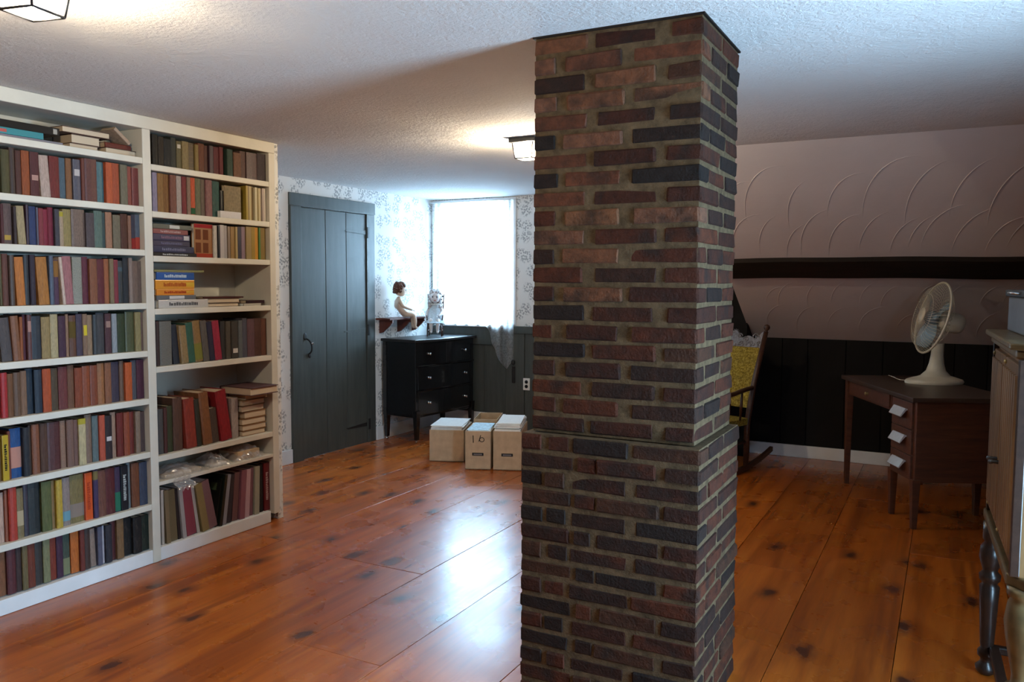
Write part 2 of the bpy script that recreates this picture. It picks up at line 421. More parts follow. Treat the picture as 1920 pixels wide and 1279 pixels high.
# dark timber across the slope
s1, s2 = 1.27, 1.50
bm = MB()
def beamf(u, v):
    x = XS-.02+(XR-XS)*u; k = [(s1, 0), (s1+.004, .045), (s2-.004, .045), (s2, 0)]
    j = min(3, int(round(v*3))); s, o = k[j]
    return on_slope(x, s+.008*math.sin(x*2.3)+.004*math.sin(x*7), o-.01)
bm.grid(beamf, 40, 3, False)
struct('trim_1', bm, M_beam)['label'] = 'long dark timber running across the sloped plaster ceiling'
# knee wall with its boards and white baseboard
knee = struct('wall_knee', MB().box((XS-.02, YK, 0), (XR, YK+.1, ZK+.02)), M_knee)
x = XS; i = 0
while x < XR-.1:
    w = random.uniform(.20, .30)
    struct('board', MB().box((x+.002, YK-.014, .10), (min(x+w, XR)-.002, YK, ZK)), M_knee, knee, .003); x += w
struct('baseboard_knee', MB().box((XS, YK-.03, 0), (XR, YK-.001, .103)), M_trim, None, .004)
# dark plank partition between the dormer and the slope, cheek wall over the slope
part_ = struct('wall_partition', MB().box((-2.15, YB+.02, 0), (XS, YB+.30, H)), M_knee)
x = -2.15
while x < XS-.03:
    struct('board', MB().box((x+.002, YB, 0), (min(x+.166, XS)-.002, YB+.02, H)), M_knee, part_, .003); x += .166
struct('wall_cheek', MB().prism([(YS, H), (YK, ZK), (YK, H)], XS-.012, XS+.03, 'X'), M_slope)

# window wall of the dormer
WX0, WX1, WZ0, WZ1 = -4.55, -3.74, 1.07, 2.235
wb = MB()
for a, b in (((XL-.1, YB, 0), (WX0, YB+.14, H)), ((WX1, YB, 0), (-2.15, YB+.14, H)), ((WX0, YB, 0), (WX1, YB+.14, WZ0)), ((WX0, YB, WZ1), (WX1, YB+.14, H))): wb.box(a, b)
wall_back = struct('wall_back', wb, M_paper)
for a, b in ((XL, -4.36), (-4.36, -4.04), (-4.04, -3.79), (-3.35, -3.05), (-3.05, -2.75), (-2.75, -2.45), (-2.45, -2.15)):
    struct('wainscot_board', MB().box((a+.002, YB-.018, .18), (b-.002, YB, .86)), M_grey, wall_back, .004)
struct('wainscot_cap', MB().box((XL, YB-.045, .86), (-3.79, YB, 1.032)), M_grey, wall_back, .005)
struct('wainscot_cap', MB().box((-3.35, YB-.03, .86), (-2.15, YB, 1.032)), M_grey, wall_back, .005)
struct('baseboard_back', MB().box((XL, YB-.026, 0), (-3.79, YB-.001, .182)), M_trim, None, .004)
struct('baseboard_back.001', MB().box((-3.35, YB-.026, 0), (-2.15, YB-.001, .182)), M_trim, None, .004)
# low grey plank door under the wallpaper, right of the window
d2 = struct('door_2', MB().box((-3.79, YB-.02, 0), (-3.35, YB-.001, 1.05)), M_grey)
d2['label'] = 'low grey plank cupboard door beside the curtain'
for a, b in ((-3.785, -3.585), (-3.575, -3.355)):
    struct('plank', MB().box((a, YB-.036, .02), (b, YB-.02, .98)), M_grey, d2, .004)
struct('rail', MB().box((-3.80, YB-.05, .98), (-3.34, YB-.02, 1.05)), M_grey, d2, .004)
lt = MB().box((-3.712, YB-.048, .50), (-3.680, YB-.036, .66)); lt.ell((-3.696, YB-.055, .70), (.02, .02, .028))
struct('latch', lt, M_iron, d2, .002)
# window 1: frame, sash bars, panes, sill
w1 = MB(); fw = .05
for a, b in (((WX0, YB+.0, WZ0), (WX0+fw, YB+.13, WZ1)), ((WX1-fw, YB+.0, WZ0), (WX1, YB+.13, WZ1)), ((WX0, YB+.0, WZ1-fw), (WX1, YB+.13, WZ1)), ((WX0, YB+.0, WZ0), (WX1, YB+.13, WZ0+fw))): w1.box(a, b)
win1 = struct('window_1', w1, M_trim)
zm = (WZ0+WZ1)/2; xm = (WX0+WX1)/2
struct('meeting_rail', MB().box((WX0+fw, YB+.06, zm-.022), (WX1-fw, YB+.10, zm+.022)), M_trim, win1)
for z0, z1 in ((WZ0+fw, zm-.022), (zm+.022, WZ1-fw)):
    struct('glazing_bar', MB().box((xm-.01, YB+.07, z0), (xm+.01, YB+.095, z1)), M_trim, win1)
    for x0, x1 in ((WX0+fw, xm-.01), (xm+.01, WX1-fw)):
        struct('pane', MB().box((x0, YB+.080, z0), (x1, YB+.084, z1)), M_glass, win1)
struct('window_sill', MB().box((WX0-.05, YB-.06, 1.033), (WX1+.02, YB+.02, 1.058)), M_trim, win1, .004)
cas = MB().box((WX0-.09, YB-.02, 1.06), (WX0, YB, 2.29)); cas.box((WX1, YB-.02, 1.06), (WX1+.05, YB, 2.29)); cas.box((WX0, YB-.02, WZ1), (WX1, YB, 2.29))
struct('window_casing', cas, M_trim, win1, .004)

# door wall
DY0, DY1, DZ = 5.06, 5.93, 2.08
wl = MB()
for a, b in (((XL-.1, 3.72, 0), (XL, DY0, H)), ((XL-.1, DY1, 0), (XL, YB+.1, H)), ((XL-.1, DY0, DZ), (XL, DY1, H))): wl.box(a, b)
wl.box((XL-.1, DY0, 0), (XL-.075, DY1, DZ))  # unseen backing added behind the door to stop light leaking in
struct('wall_left', wl, M_paper)
struct('wall_return', MB().box((XL, 3.715, 0), (XB-.016, 3.755, H)), M_paper)
struct('wall_bookcase', MB().box((XB-.40, YF, 0), (XB-.31, 3.715, H)), M_wall)
struct('wall_bookcase.001', MB().box((XB-.31, YF, 0), (XB-.002, 1.955, H)), M_wall)
struct('baseboard_left', MB().box((XL+.001, 3.76, 0), (XL+.022, 4.935, .115)), M_trim, None, .004)
struct('baseboard_left.001', MB().box((XL+.001, 6.045, 0), (XL+.022, YB-.03, .125)), M_trim, None, .004)
door = struct('door_1', MB().box((XL-.07, DY0, .0005), (XL-.03, DY1, DZ)), M_grey)
door['label'] = 'grey painted plank door in the floral wallpaper wall'
for a, b in ((5.064, 5.384), (5.384, 5.654), (5.654, 5.927)):
    struct('plank', MB().box((XL-.03, a+.002, .0005), (XL-.004, b-.002, DZ-.004)), M_grey, door, .004)
struct('casing', MB().box((XL, 4.94, 0), (XL+.028, DY0, DZ)), M_grey, door, .003)
struct('casing', MB().box((XL-.02, DY1-.002, 0), (XL+.008, 6.042, DZ)), M_grey, door, .003)
struct('casing', MB().box((XL, 4.94, DZ), (XL+.016, 6.042, 2.182)), M_grey, door, .003)
for z, ln, mt in ((1.915, .26, M_grey), (1.035, .29, M_grey), (.17, .27, M_iron)):
    hg = struct('strap_hinge', MB().prism([(5.915, z-.017), (5.915-ln, z-.006), (5.915-ln-.014, z), (5.915-ln, z+.006), (5.915, z+.017)][::-1], XL-.004, XL+.004, 'X'), mt, door)
    struct('hinge_plate', MB().box((XL+.006, 5.932, z-.05), (XL+.014, 5.957, z+.05)), M_iron, hg, .001)
lm = MB().tube(chaikin([(XL-.003, 5.135, 1.00), (XL+.03, 5.14, .985), (XL+.045, 5.15, .94), (XL+.03, 5.16, .89), (XL-.003, 5.163, .87)]), .007, 8)
lm.ell((XL-.002, 5.12, 1.02), (.006, .022, .03)); lm.ell((XL+.006, 5.165, .86), (.008, .016, .022))
struct('thumb_latch', lm, M_iron, door)
struct('latch_knob', MB().ell((XL+.05, 5.148, .965), (.012, .012, .012)), M_steel, door)

# walls that close the room outside the frame
struct('wall_front', MB().box((XB-.4, YF-.1, 0), (XR+.1, YF, H)), M_wall)
GZ0, GZ1 = .35, 1.75
GW = ((1.73, 2.53),)
wr = MB()
for a, b in ((YF-.1, 1.73), (2.53, YK+.1)): wr.box((XR-.1, a, 0), (XR, b, H))
for a, b in GW: wr.box((XR-.1, a, 0), (XR, b, GZ0)); wr.box((XR-.1, a, GZ1), (XR, b, H))
struct('wall_right', wr, M_wall)
for n, (a, b) in enumerate(GW):
    w2 = MB()
    for p, q in (((XR-.12, a-.06, GZ0-.06), (XR-.03, a, GZ1+.06)), ((XR-.12, b, GZ0-.06), (XR-.03, b+.06, GZ1+.06)), ((XR-.12, a, GZ1), (XR-.03, b, GZ1+.06)), ((XR-.14, a, GZ0-.06), (XR-.03, b, GZ0))): w2.box(p, q)
    win = struct('window_%d' % (n+2), w2, M_trim)
    struct('meeting_rail', MB().box((XR-.07, a, .98), (XR-.03, b, 1.02)), M_trim, win)
    for z0, z1 in ((GZ0, .98), (1.02, GZ1)): struct('pane', MB().box((XR-.052, a, z0), (XR-.048, b, z1)), M_glass, win)

# ================================================================== BRICK CHIMNEY
chim = empty('brick_chimney', (-.984, 2.78, 0))
tag(chim, 'square brick chimney stack rising from floor to ceiling in mid room', 'chimney')
CX, CY = -.984, 2.78
def local(b, m): b.v = [(v[0]-CX, v[1]-CY, v[2]) for v in b.v]; return b
U = (-1.274, -.694, 2.5376, 3.0205); Lw = (-1.300, -.668, 2.506, 3.046)
ZSTEP = .952
NU, NL = 21, 15
core = MB().box((U[0]+.0045, U[2]+.0045, ZSTEP), (U[1]-.0045, U[3]-.0045, H-.001))
core.box((Lw[0]+.0045, Lw[2]+.0045, 0), (Lw[1]-.0045, Lw[3]-.0045, ZSTEP-.004))
local(core, None).build('mortar', M_mortar, chim)
# shared brick meshes, real size .20 x .10 x .051
def brick_mesh(seed):
    rnd = random.Random(seed); b = bmesh.new(); bmesh.ops.create_cube(b, size=1)
    for v in b.verts: v.co = Vector((v.co.x*.2, v.co.y*.1, v.co.z*.051))
    bmesh.ops.bevel(b, geom=b.edges[:], offset=.0055, segments=1, affect='EDGES')
    for v in b.verts: v.co += Vector((rnd.uniform(-.0022, .0022), rnd.uniform(-.0022, .0022), rnd.uniform(-.0024, .0024)))
    me = bpy.data.meshes.new('brick'); b.to_mesh(me); b.free(); me.materials.append(M_brick); return me
BM = [brick_mesh(i) for i in range(10)]
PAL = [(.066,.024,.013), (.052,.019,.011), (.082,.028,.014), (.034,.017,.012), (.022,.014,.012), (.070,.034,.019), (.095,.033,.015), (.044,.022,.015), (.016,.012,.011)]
def put_brick(x0, x1, y0, y1, z0, z1, alongx, col):
    o = link('brick', random.choice(BM), chim)
    lx, ly = x1-x0, y1-y0
    if alongx: o.scale = (lx/.2, ly/.1, (z1-z0)/.051)
    else: o.rotation_euler = (0, 0, PI/2); o.scale = (ly/.2, lx/.1, (z1-z0)/.051)
    o.rotation_euler.x += random.uniform(-.012, .012); o.rotation_euler.z += random.uniform(-.010, .010)
    o.location = ((x0+x1)/2-CX, (y0+y1)/2-CY, (z0+z1)/2); o.color = (*col, 1)
def pick(frac_left=0, top=0):  # random brick tones; paler ones up left partly paint in the lantern's light
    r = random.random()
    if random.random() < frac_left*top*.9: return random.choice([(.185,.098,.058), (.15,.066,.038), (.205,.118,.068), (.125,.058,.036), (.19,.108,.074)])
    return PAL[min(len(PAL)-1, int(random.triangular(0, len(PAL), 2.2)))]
hid = MB()
def course(box, zt, zb, kind, upper):
    X0, X1, Y0, Y1 = box; J = .017; T = .10
    def jt(): return random.uniform(-.010, .010)
    z0, z1 = zb+.0065, zt-.0065
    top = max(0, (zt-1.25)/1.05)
    z0 += random.uniform(-.0015, .0015); z1 += random.uniform(-.0015, .0015)
    w = X1-X0
    if upper: wid = [.082, .205, .224] if kind else [.190, .212, .110]
    else: wid = [.085, .070, .205, .22] if kind else [.19, .065, .21, .12]
    jn = (w-sum(wid))/(len(wid)-1); x = X0; spans = []
    for i, q in enumerate(wid):
        a = x+(jt() if i else 0); b = x+q+(jt() if i < len(wid)-1 else 0); spans.append((a, b)); x += q+jn
    for i, (a, b) in enumerate(spans):
        last = i == len(spans)-1
        if last and not kind: continue          # corner is the end of a brick of the right face
        px = random.uniform(-.003, .003)
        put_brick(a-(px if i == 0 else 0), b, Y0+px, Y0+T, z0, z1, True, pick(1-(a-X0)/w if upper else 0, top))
    # right face
    if kind: ys = [(Y0+T+.018, Y0+T+.018+.19), (Y0+T+.018+.19+.02, Y1)]
    else: ys = [(Y0, Y0+.235), (Y0+.235+.022, Y1)]
    for i, (a, b) in enumerate(ys):
        px = random.uniform(-.003, .003)
        xi = spans[-1][0] if (i == 0 and not kind) else X1-T
        put_brick(xi, X1+px, a, b, z0, z1, False, pick())
    # faces turned away from the camera
    hid.box((X0-CX, Y1-T-CY, z0), (X0+.20-CX, Y1-CY, z1)); hid.box((X0+.225-CX, Y1-T-CY, z0), (X1-T-.02-CX, Y1-CY, z1))
    if kind: hid.box((X0-CX, Y0+T+.02-CY, z0), (X0+T-CX, Y1-T-.02-CY, z1))
    else:
        m = (Y0+Y1)/2; hid.box((X0-CX, Y0+T+.015-CY, z0), (X0+T-CX, m-.01-CY, z1)); hid.box((X0-CX, m+.01-CY, z0), (X0+T-CX, Y1-T-.015-CY, z1))
hu = (H-ZSTEP-.006)/NU
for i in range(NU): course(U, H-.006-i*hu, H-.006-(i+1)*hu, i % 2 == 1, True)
hl = ZSTEP/NL
for i in range(NL): course(Lw, ZSTEP-i*hl, ZSTEP-(i+1)*hl, i % 2 == 0, False)
hb = hid.build('brick_courses', M_brick, chim); hb['kind'] = 'stuff'; hb.color = (.09, .04, .03, 1)
lip = MB().box((U[0]-.004, U[2]-.004, H-.006), (U[1]+.004, U[3]+.004, H)); local(lip, None).build('caulk_line', M_beam, chim)

BOOKS = {
'L2': (1.846, '''2.105 0.009 0.206 3a3a20
2.114 0.038 0.206 4a4528
2.152 0.025 0.206 33201c
2.177 0.026 0.206 4a2a25
2.203 0.037 0.206 8a4520
2.240 0.043 0.206 4f2528 lab:b08a80:.36:.12
2.283 0.046 0.206 b09a90 t:-3
2.329 0.048 0.206 6a2522
2.384 0.031 0.206 465a68
2.422 0.031 0.206 7d5435
2.453 0.040 0.206 4a4a5a lab:c0b8b8:.6:.16
2.493 0.016 0.206 6a3a30
2.509 0.065 0.206 5a2c28 bands
2.577 0.044 0.206 3f6a72
2.624 0.037 0.206 b5532c
2.661 0.043 0.206 a04a2c
2.707 0.041 0.206 6f6a58
2.748 0.033 0.206 8a463c
2.781 0.040 0.206 7e3d38'''),
'L3': (1.628, '''2.097 0.015 0.180 4a2328
2.112 0.041 0.180 5c4a48 lab:b09040:.1:.12
2.153 0.015 0.180 33282c
2.168 0.036 0.180 9a8a68 t:-3
2.204 0.013 0.180 3a2838
2.217 0.032 0.180 26355f
2.249 0.009 0.180 5a5c70
2.258 0.023 0.180 7a2f38
2.281 0.028 0.180 7a1c34
2.309 0.026 0.180 6f1a30
2.340 0.024 0.180 3c3a44
2.369 0.024 0.177 a08a72 band:a89a30:.85:.13
2.393 0.042 0.180 8a7a4c
2.435 0.069 0.180 6f5a50
2.504 0.044 0.180 4a4044
2.551 0.045 0.180 566a62
2.596 0.021 0.180 2f4446
2.617 0.036 0.180 9c7058
2.655 0.042 0.180 6f6654
2.700 0.039 0.180 4f2c22
2.739 0.020 0.178 7e5544
2.759 0.024 0.180 2c2c40 band:8a2420:.02:.3
2.783 0.029 0.180 5a6270 band:b04030:.02:.33'''),
'L4': (1.358, '''2.087 0.013 0.230 4f4a30
2.100 0.028 0.227 5c3830
2.128 0.024 0.232 4a3a34 bands
2.152 0.042 0.229 b06a2c t:-2
2.194 0.027 0.225 23252c
2.221 0.027 0.226 2a2232
2.248 0.054 0.230 a0682c t:-3
2.302 0.023 0.224 4a5468
2.325 0.027 0.206 4a2f48 band:8a6030:.62:.36
2.352 0.017 0.232 c0a898 t:-4
2.369 0.046 0.226 9a6468 t:-3
2.415 0.051 0.223 8a8a80 mot
2.466 0.035 0.225 5a2434
2.501 0.042 0.216 7d4c34
2.543 0.043 0.215 5a2028
2.586 0.029 0.218 945634
2.615 0.025 0.219 7a6a50
2.640 0.028 0.215 7a2c38
2.670 0.034 0.211 2a3238 band:4a5c66:.75:.1
2.704 0.034 0.227 1f2630
2.738 0.023 0.227 8a7a74
2.764 0.053 0.229 6f5a50'''),
'L5': (1.113, '''2.077 0.048 0.207 4a4446 t:-4
2.125 0.035 0.207 7a4c30 t:-3
2.160 0.015 0.207 8a4a24
2.175 0.016 0.207 4c1e2c
2.191 0.022 0.207 5a3434 lab:a88078:.62:.24
2.213 0.049 0.207 262c36
2.262 0.042 0.206 907a50
2.304 0.038 0.207 a89870
2.342 0.037 0.204 3f2438
2.379 0.017 0.207 8a6a54
2.396 0.035 0.193 5c3828 band:5c4a20:.45:.4
2.433 0.033 0.206 403648
2.469 0.026 0.205 7c6250 lab:d0b828:.48:.25
2.495 0.031 0.204 8a7058
2.528 0.024 0.193 33383e
2.552 0.046 0.202 3c3c40
2.598 0.035 0.196 4a2c34 lab:9a7c74:.65:.16
2.639 0.030 0.207 8a929a
2.669 0.043 0.207 2c3a24
2.712 0.052 0.202 4a5034
2.764 0.035 0.198 8a8058
2.802 0.015 0.195 6a4a3c'''),
'L6': (0.867, '''2.069 0.030 0.208 a01c20
2.099 0.028 0.208 6a4428
2.127 0.033 0.208 5f432f
2.160 0.029 0.208 7a5c48
2.189 0.034 0.208 1e2c3a
2.223 0.037 0.208 1c2838
2.262 0.041 0.208 a8481f
2.305 0.038 0.205 4a3c2c
2.346 0.046 0.206 663030
2.392 0.033 0.207 6a4632
2.425 0.041 0.206 7e3a20
2.466 0.041 0.205 85401f
2.507 0.040 0.204 7a3a20
2.547 0.037 0.201 946038
2.584 0.036 0.205 84543a
2.620 0.050 0.201 3c3444
2.670 0.025 0.203 6a5040
2.695 0.040 0.206 b5521f
2.738 0.032 0.208 4a4c56
2.770 0.044 0.205 4a2034'''),
'L7': (0.590, '''2.034 0.030 0.206 6a4a20
2.065 0.028 0.201 b89a20 let:1a1a1a
2.093 0.015 0.215 6a3424
2.108 0.051 0.223 1f4a80 band:c08878:.2:.42
2.159 0.029 0.221 23262e
2.188 0.016 0.227 33241c
2.204 0.037 0.228 7e4a30 bands
2.246 0.037 0.226 4f3428
2.283 0.063 0.225 4f2626 bands
2.346 0.029 0.225 8a6a58 mot
2.375 0.035 0.225 75584e mot
2.410 0.023 0.221 6f5048
2.433 0.038 0.222 b8a880 band:b0a030:.88:.12
2.471 0.037 0.236 7a6050
2.511 0.034 0.225 5c6a6c
2.545 0.032 0.223 b04c34
2.577 0.039 0.216 2a1f24 lab:c8c0c0:.42:.1
2.616 0.030 0.228 9c7c68
2.646 0.037 0.221 6a2420
2.683 0.034 0.219 8a4024
2.717 0.035 0.217 6f2a24
2.752 0.029 0.215 84705f
2.781 0.036 0.208 54403e'''),
'L8': (0.314, '''2.033 0.036 0.224 b89888
2.069 0.015 0.232 8a4a30
2.084 0.037 0.238 a83424
2.121 0.035 0.227 7a6a48 band:b0a080:.25:.3
2.156 0.025 0.238 3a3440
2.181 0.055 0.238 1f2628 bands
2.239 0.049 0.232 565c34
2.288 0.019 0.229 8a6a40
2.307 0.032 0.228 b8982c
2.344 0.039 0.229 8a7a74 band:6a98a8:.1:.2
2.386 0.071 0.231 7a6a40 band:8a7a70:.12:.28
2.457 0.039 0.230 d0521f let:a83a1c
2.499 0.026 0.237 3f3054 band:7a6a40:.8:.18
2.525 0.043 0.230 6a4034
2.568 0.052 0.231 541c20
2.620 0.034 0.227 3a2c48 band:2c7058:.02:.42
2.654 0.042 0.227 1c242c let:b0b8b8
2.696 0.023 0.234 6a7478
2.719 0.047 0.227 6f4028
2.766 0.048 0.223 3a4258'''),
'L9': (0.075, '''2.022 0.047 0.201 7e5034
2.069 0.041 0.201 54242a
2.110 0.027 0.201 3c2c2c
2.137 0.027 0.201 6a5c3c
2.164 0.036 0.200 6a3020
2.200 0.040 0.199 33302e
2.240 0.035 0.201 7a7a58
2.275 0.034 0.201 7a3020
2.309 0.034 0.201 40243c
2.343 0.037 0.197 3c4a40 band:7c8060:.02:.4
2.383 0.043 0.200 b8601c
2.426 0.025 0.200 6a2c24
2.451 0.032 0.198 40302c
2.485 0.032 0.189 8a7468 t:-2
2.517 0.027 0.191 56566a
2.544 0.016 0.190 b0a8b0
2.560 0.036 0.188 2a2a34
2.596 0.030 0.200 4c2024
2.626 0.040 0.201 7a5c3c
2.666 0.055 0.194 141518
2.721 0.053 0.186 191618
2.774 0.048 0.183 16241c'''),
'R1': (2.065, '''2.880 0.036 0.162 1f1a12
2.916 0.037 0.162 2a2014
2.953 0.048 0.162 1a1c1e
3.001 0.035 0.162 33352f
3.039 0.033 0.162 6a6040 lab:d0c8b8:.74:.14
3.072 0.045 0.162 8a7850
3.117 0.043 0.162 4f3c20 bandsg
3.160 0.025 0.162 8a7440 mot
3.185 0.044 0.162 6a3c28
3.229 0.032 0.162 54302a
3.261 0.032 0.162 3c2430
3.293 0.052 0.162 5c2028
3.345 0.031 0.162 64242a
3.392 0.045 0.162 2c443a
3.443 0.060 0.139 6f4c38
3.503 0.046 0.156 5c4440
3.549 0.087 0.155 543c3c
3.636 0.071 0.162 33242a'''),
'R2': (1.827, '''2.868 0.030 0.200 8a8098
2.901 0.037 0.200 8a6434
2.938 0.040 0.200 7e5528
2.978 0.040 0.200 7a4c40
3.018 0.036 0.200 a09490
3.054 0.030 0.200 7a2c30
3.084 0.024 0.200 8a7060
3.108 0.030 0.200 c4542c band:2c5c3c:.02:.17
3.138 0.037 0.200 6a6a50
3.178 0.032 0.200 6a5c50
3.210 0.044 0.200 8a6060
3.258 0.062 0.200 2c5450
3.320 0.029 0.153 1c1c1e'''),
'R2m': (1.827, '''3.507 0.020 0.200 a89030 mag
3.527 0.020 0.200 8a7448 mag
3.547 0.020 0.200 c0b080 mag
3.567 0.019 0.199 8a7040 mag
3.586 0.021 0.196 d0c8a8 mag
3.607 0.016 0.195 a08a50 mag
3.623 0.021 0.194 c8b890 mag
3.644 0.021 0.194 9a8878 mag
3.665 0.021 0.196 b8a8a0 mag
3.686 0.019 0.195 d8d0c0 mag'''),
'R3m': (1.600, '''3.265 0.028 0.181 c8c4bc
3.295 0.014 0.180 2c2c34 mag
3.313 0.031 0.187 c0bcc0 mag
3.346 0.029 0.186 a8a4a8 mag
3.378 0.019 0.182 8a7868 mag
3.398 0.033 0.182 9a7a48 mag
3.431 0.016 0.183 b09a68 mag
3.452 0.029 0.185 3a3a4c mag
3.483 0.032 0.187 8a7484 mag
3.516 0.042 0.189 9a8458 mag
3.559 0.032 0.189 9a8030 mag
3.593 0.031 0.189 c88a20 mag
3.624 0.015 0.189 4a7a40 mag
3.640 0.032 0.189 8a7038 mag
3.672 0.027 0.189 a08a50 mag'''),
'R5': (1.025, '''2.869 0.025 0.235 3c2c2c
2.894 0.078 0.233 6a6a66 mot
2.972 0.042 0.215 262c38 t:-5
3.014 0.048 0.208 907850 t:-5 bands
3.062 0.050 0.222 2c5a4a t:-5
3.112 0.055 0.231 8a6a3c t:-6 band:7c7a34:.05:.4
3.167 0.045 0.229 5a5450 t:-6
3.212 0.038 0.222 26243c t:-6
3.250 0.051 0.226 9a1c3c t:-6
3.315 0.037 0.218 2a2a2c
3.352 0.037 0.216 4a443c
3.389 0.053 0.214 3c3a36 lab:d0ccc8:.15:.12
3.449 0.031 0.218 5a6064
3.480 0.039 0.229 4a4a58
3.523 0.059 0.224 5c4048
3.582 0.061 0.225 4a2c24
3.647 0.050 0.222 5c3424'''),
'R6': (0.557, '''2.869 0.037 0.240 4a4848
2.906 0.022 0.244 4a2420
2.930 0.038 0.248 33381f
2.968 0.060 0.286 54382c
3.031 0.070 0.278 8a3020 t:-4
3.106 0.032 0.267 2c2c20 t:-4
3.140 0.065 0.302 80502c t:-6 bands
3.209 0.053 0.202 4a3c34 t:-6
3.265 0.079 0.300 8a1420 t:-9
3.375 0.051 0.250 a0948f'''),
'R8': (0.070, '''2.874 0.018 0.295 b8b0a8 mag
2.892 0.027 0.290 7a6a50 mag t:-2
2.919 0.052 0.285 6a6048 mag t:-3
2.971 0.020 0.281 28282c mag t:-4
2.991 0.026 0.284 a8a4a4 mag t:-5
3.017 0.068 0.282 8a4050 mag t:-7
3.085 0.022 0.276 b8b4b0 mag t:-8
3.107 0.050 0.281 8a7a50 mag t:-10
3.157 0.063 0.290 7a5c64 mag t:-12
3.329 0.022 0.289 1c2420 mag t:10
3.351 0.029 0.288 8a8c98 mag t:9
3.380 0.039 0.281 30323c mag t:8
3.419 0.046 0.285 6a4c50 mag t:6
3.465 0.042 0.290 8a5868 mag t:5
3.507 0.039 0.287 c0a0ac mag t:4
3.546 0.029 0.289 7a5460 mag t:3
3.575 0.041 0.291 a0a090 mag t:2
3.620 0.042 0.296 141214
3.666 0.050 0.296 641822 let:b09090'''),
}

# ================================================================== BOOKCASE
BY0, BY1, BYM0, BYM1, BYE = 1.965, 2.008, 2.797, 2.845, 3.664
XBK = XB-.30
bc = empty('bookcase', (XB-.15, 2.8, 0))
tag(bc, 'white built-in bookcase filled with old books along the left wall', 'bookcase')
BCO = Vector((XB-.15, 2.8, 0))
def bpart(name, a, b, bev=.003, m=M_white):
    mb = MB().box(Vector(a)-BCO, Vector(b)-BCO); return mb.build(name, m, bc, bev)
bpart('back_panel', (XBK-.008, BY0, 0), (XBK, 3.71, H), 0)
bpart('upright', (XBK, BY0, 0), (XB, BY1, 2.236)); bpart('upright', (XBK, BYM0, 0), (XB, BYM1, 2.236)); bpart('upright', (XBK, BYE, .045), (XB, 3.712, 2.236))
bpart('top_rail', (XBK, BY0, 2.236), (XB+.002, 3.712, H-.001))
bpart('base_board', (XBK, BY0, 0), (XB-.004, 3.64, .070), .003, M_trim)
LZ = [2.090, 1.846, 1.628, 1.358, 1.113, .867, .590, .314, .075]
RZ = [2.065, 1.827, 1.600, 1.327, 1.025, .557, .420, .070]
for z in LZ[:-1]: bpart('shelf', (XBK, BY1, z-.031), (XB-.001, BYM0, z))
for z in RZ[:-1]: bpart('shelf', (XBK, BYM1, z-(.031 if z != .42 else .020)), (XB-.001, BYE, z))

# ================================================================== BOOKS
def cover_mesh(name, rounded, m):
    o = [(-1,0), (-.03,0), (-.008,.14), (0,.5), (-.008,.86), (-.03,1), (-1,1)] if rounded else [(-1,0), (-.004,0), (0,.06), (0,.94), (-.004,1), (-1,1)]
    t = .085
    pr = o+[(-1,1-t), (-.05,1-t), (-.05,t), (-1,t)]
    return MB().prism(pr, 0, 1, 'Z').mesh(name, m)
CM = {'cloth': cover_mesh('book_cover', True, M_cloth), 'leather': cover_mesh('book_cover', True, M_leather),
      'jacket': cover_mesh('book_cover', False, M_jacket), 'mot': cover_mesh('book_cover', True, M_mottle)}
PM = MB().box((-.965, .085, .014), (-.05, .915, .986)).mesh('page_block', M_page)
PMW = MB().box((-.965, .085, .010), (-.05, .915, .990)).mesh('page_block', M_page_white)
def strip(z0, z1, e=.0, w=.02):
    pr = [(-.03-e, w), (-.006, .15), (.004+e, .5), (-.006, .85), (-.03-e, 1-w)]
    return pr
def wrap_mesh(name, m): return MB().prism([(-.12, -.012), (-.03, -.012), (-.003, .14), (.006, .5), (-.003, .86), (-.03, 1.012), (-.12, 1.012), (-.12, .9), (-.12, .1)], 0, 1, 'Z').mesh(name, m)
WM = wrap_mesh('spine_band', M_label)
LM = MB().prism([(-.02, .12), (.0, .16), (.006, .5), (.0, .84), (-.02, .88)], 0, 1, 'Z').mesh('spine_label', M_label)
bb = MB()
for z in (.10, .30, .50, .70, .90): bb.prism([(-.03, .03), (-.003, .14), (.012, .5), (-.003, .86), (-.03, .97)], z-.009, z+.009, 'Z')
BBM = bb.mesh('raised_bands', M_leather)
lt = MB(); rnd = random.Random(3); z = .22
while z < .80:
    w = rnd.uniform(.018, .045); lt.box((-.004, .30, z), (.008, .62+rnd.uniform(-.06, .1), z+w)); z += w+rnd.uniform(.008, .016)
LTM = lt.mesh('spine_lettering', M_label)

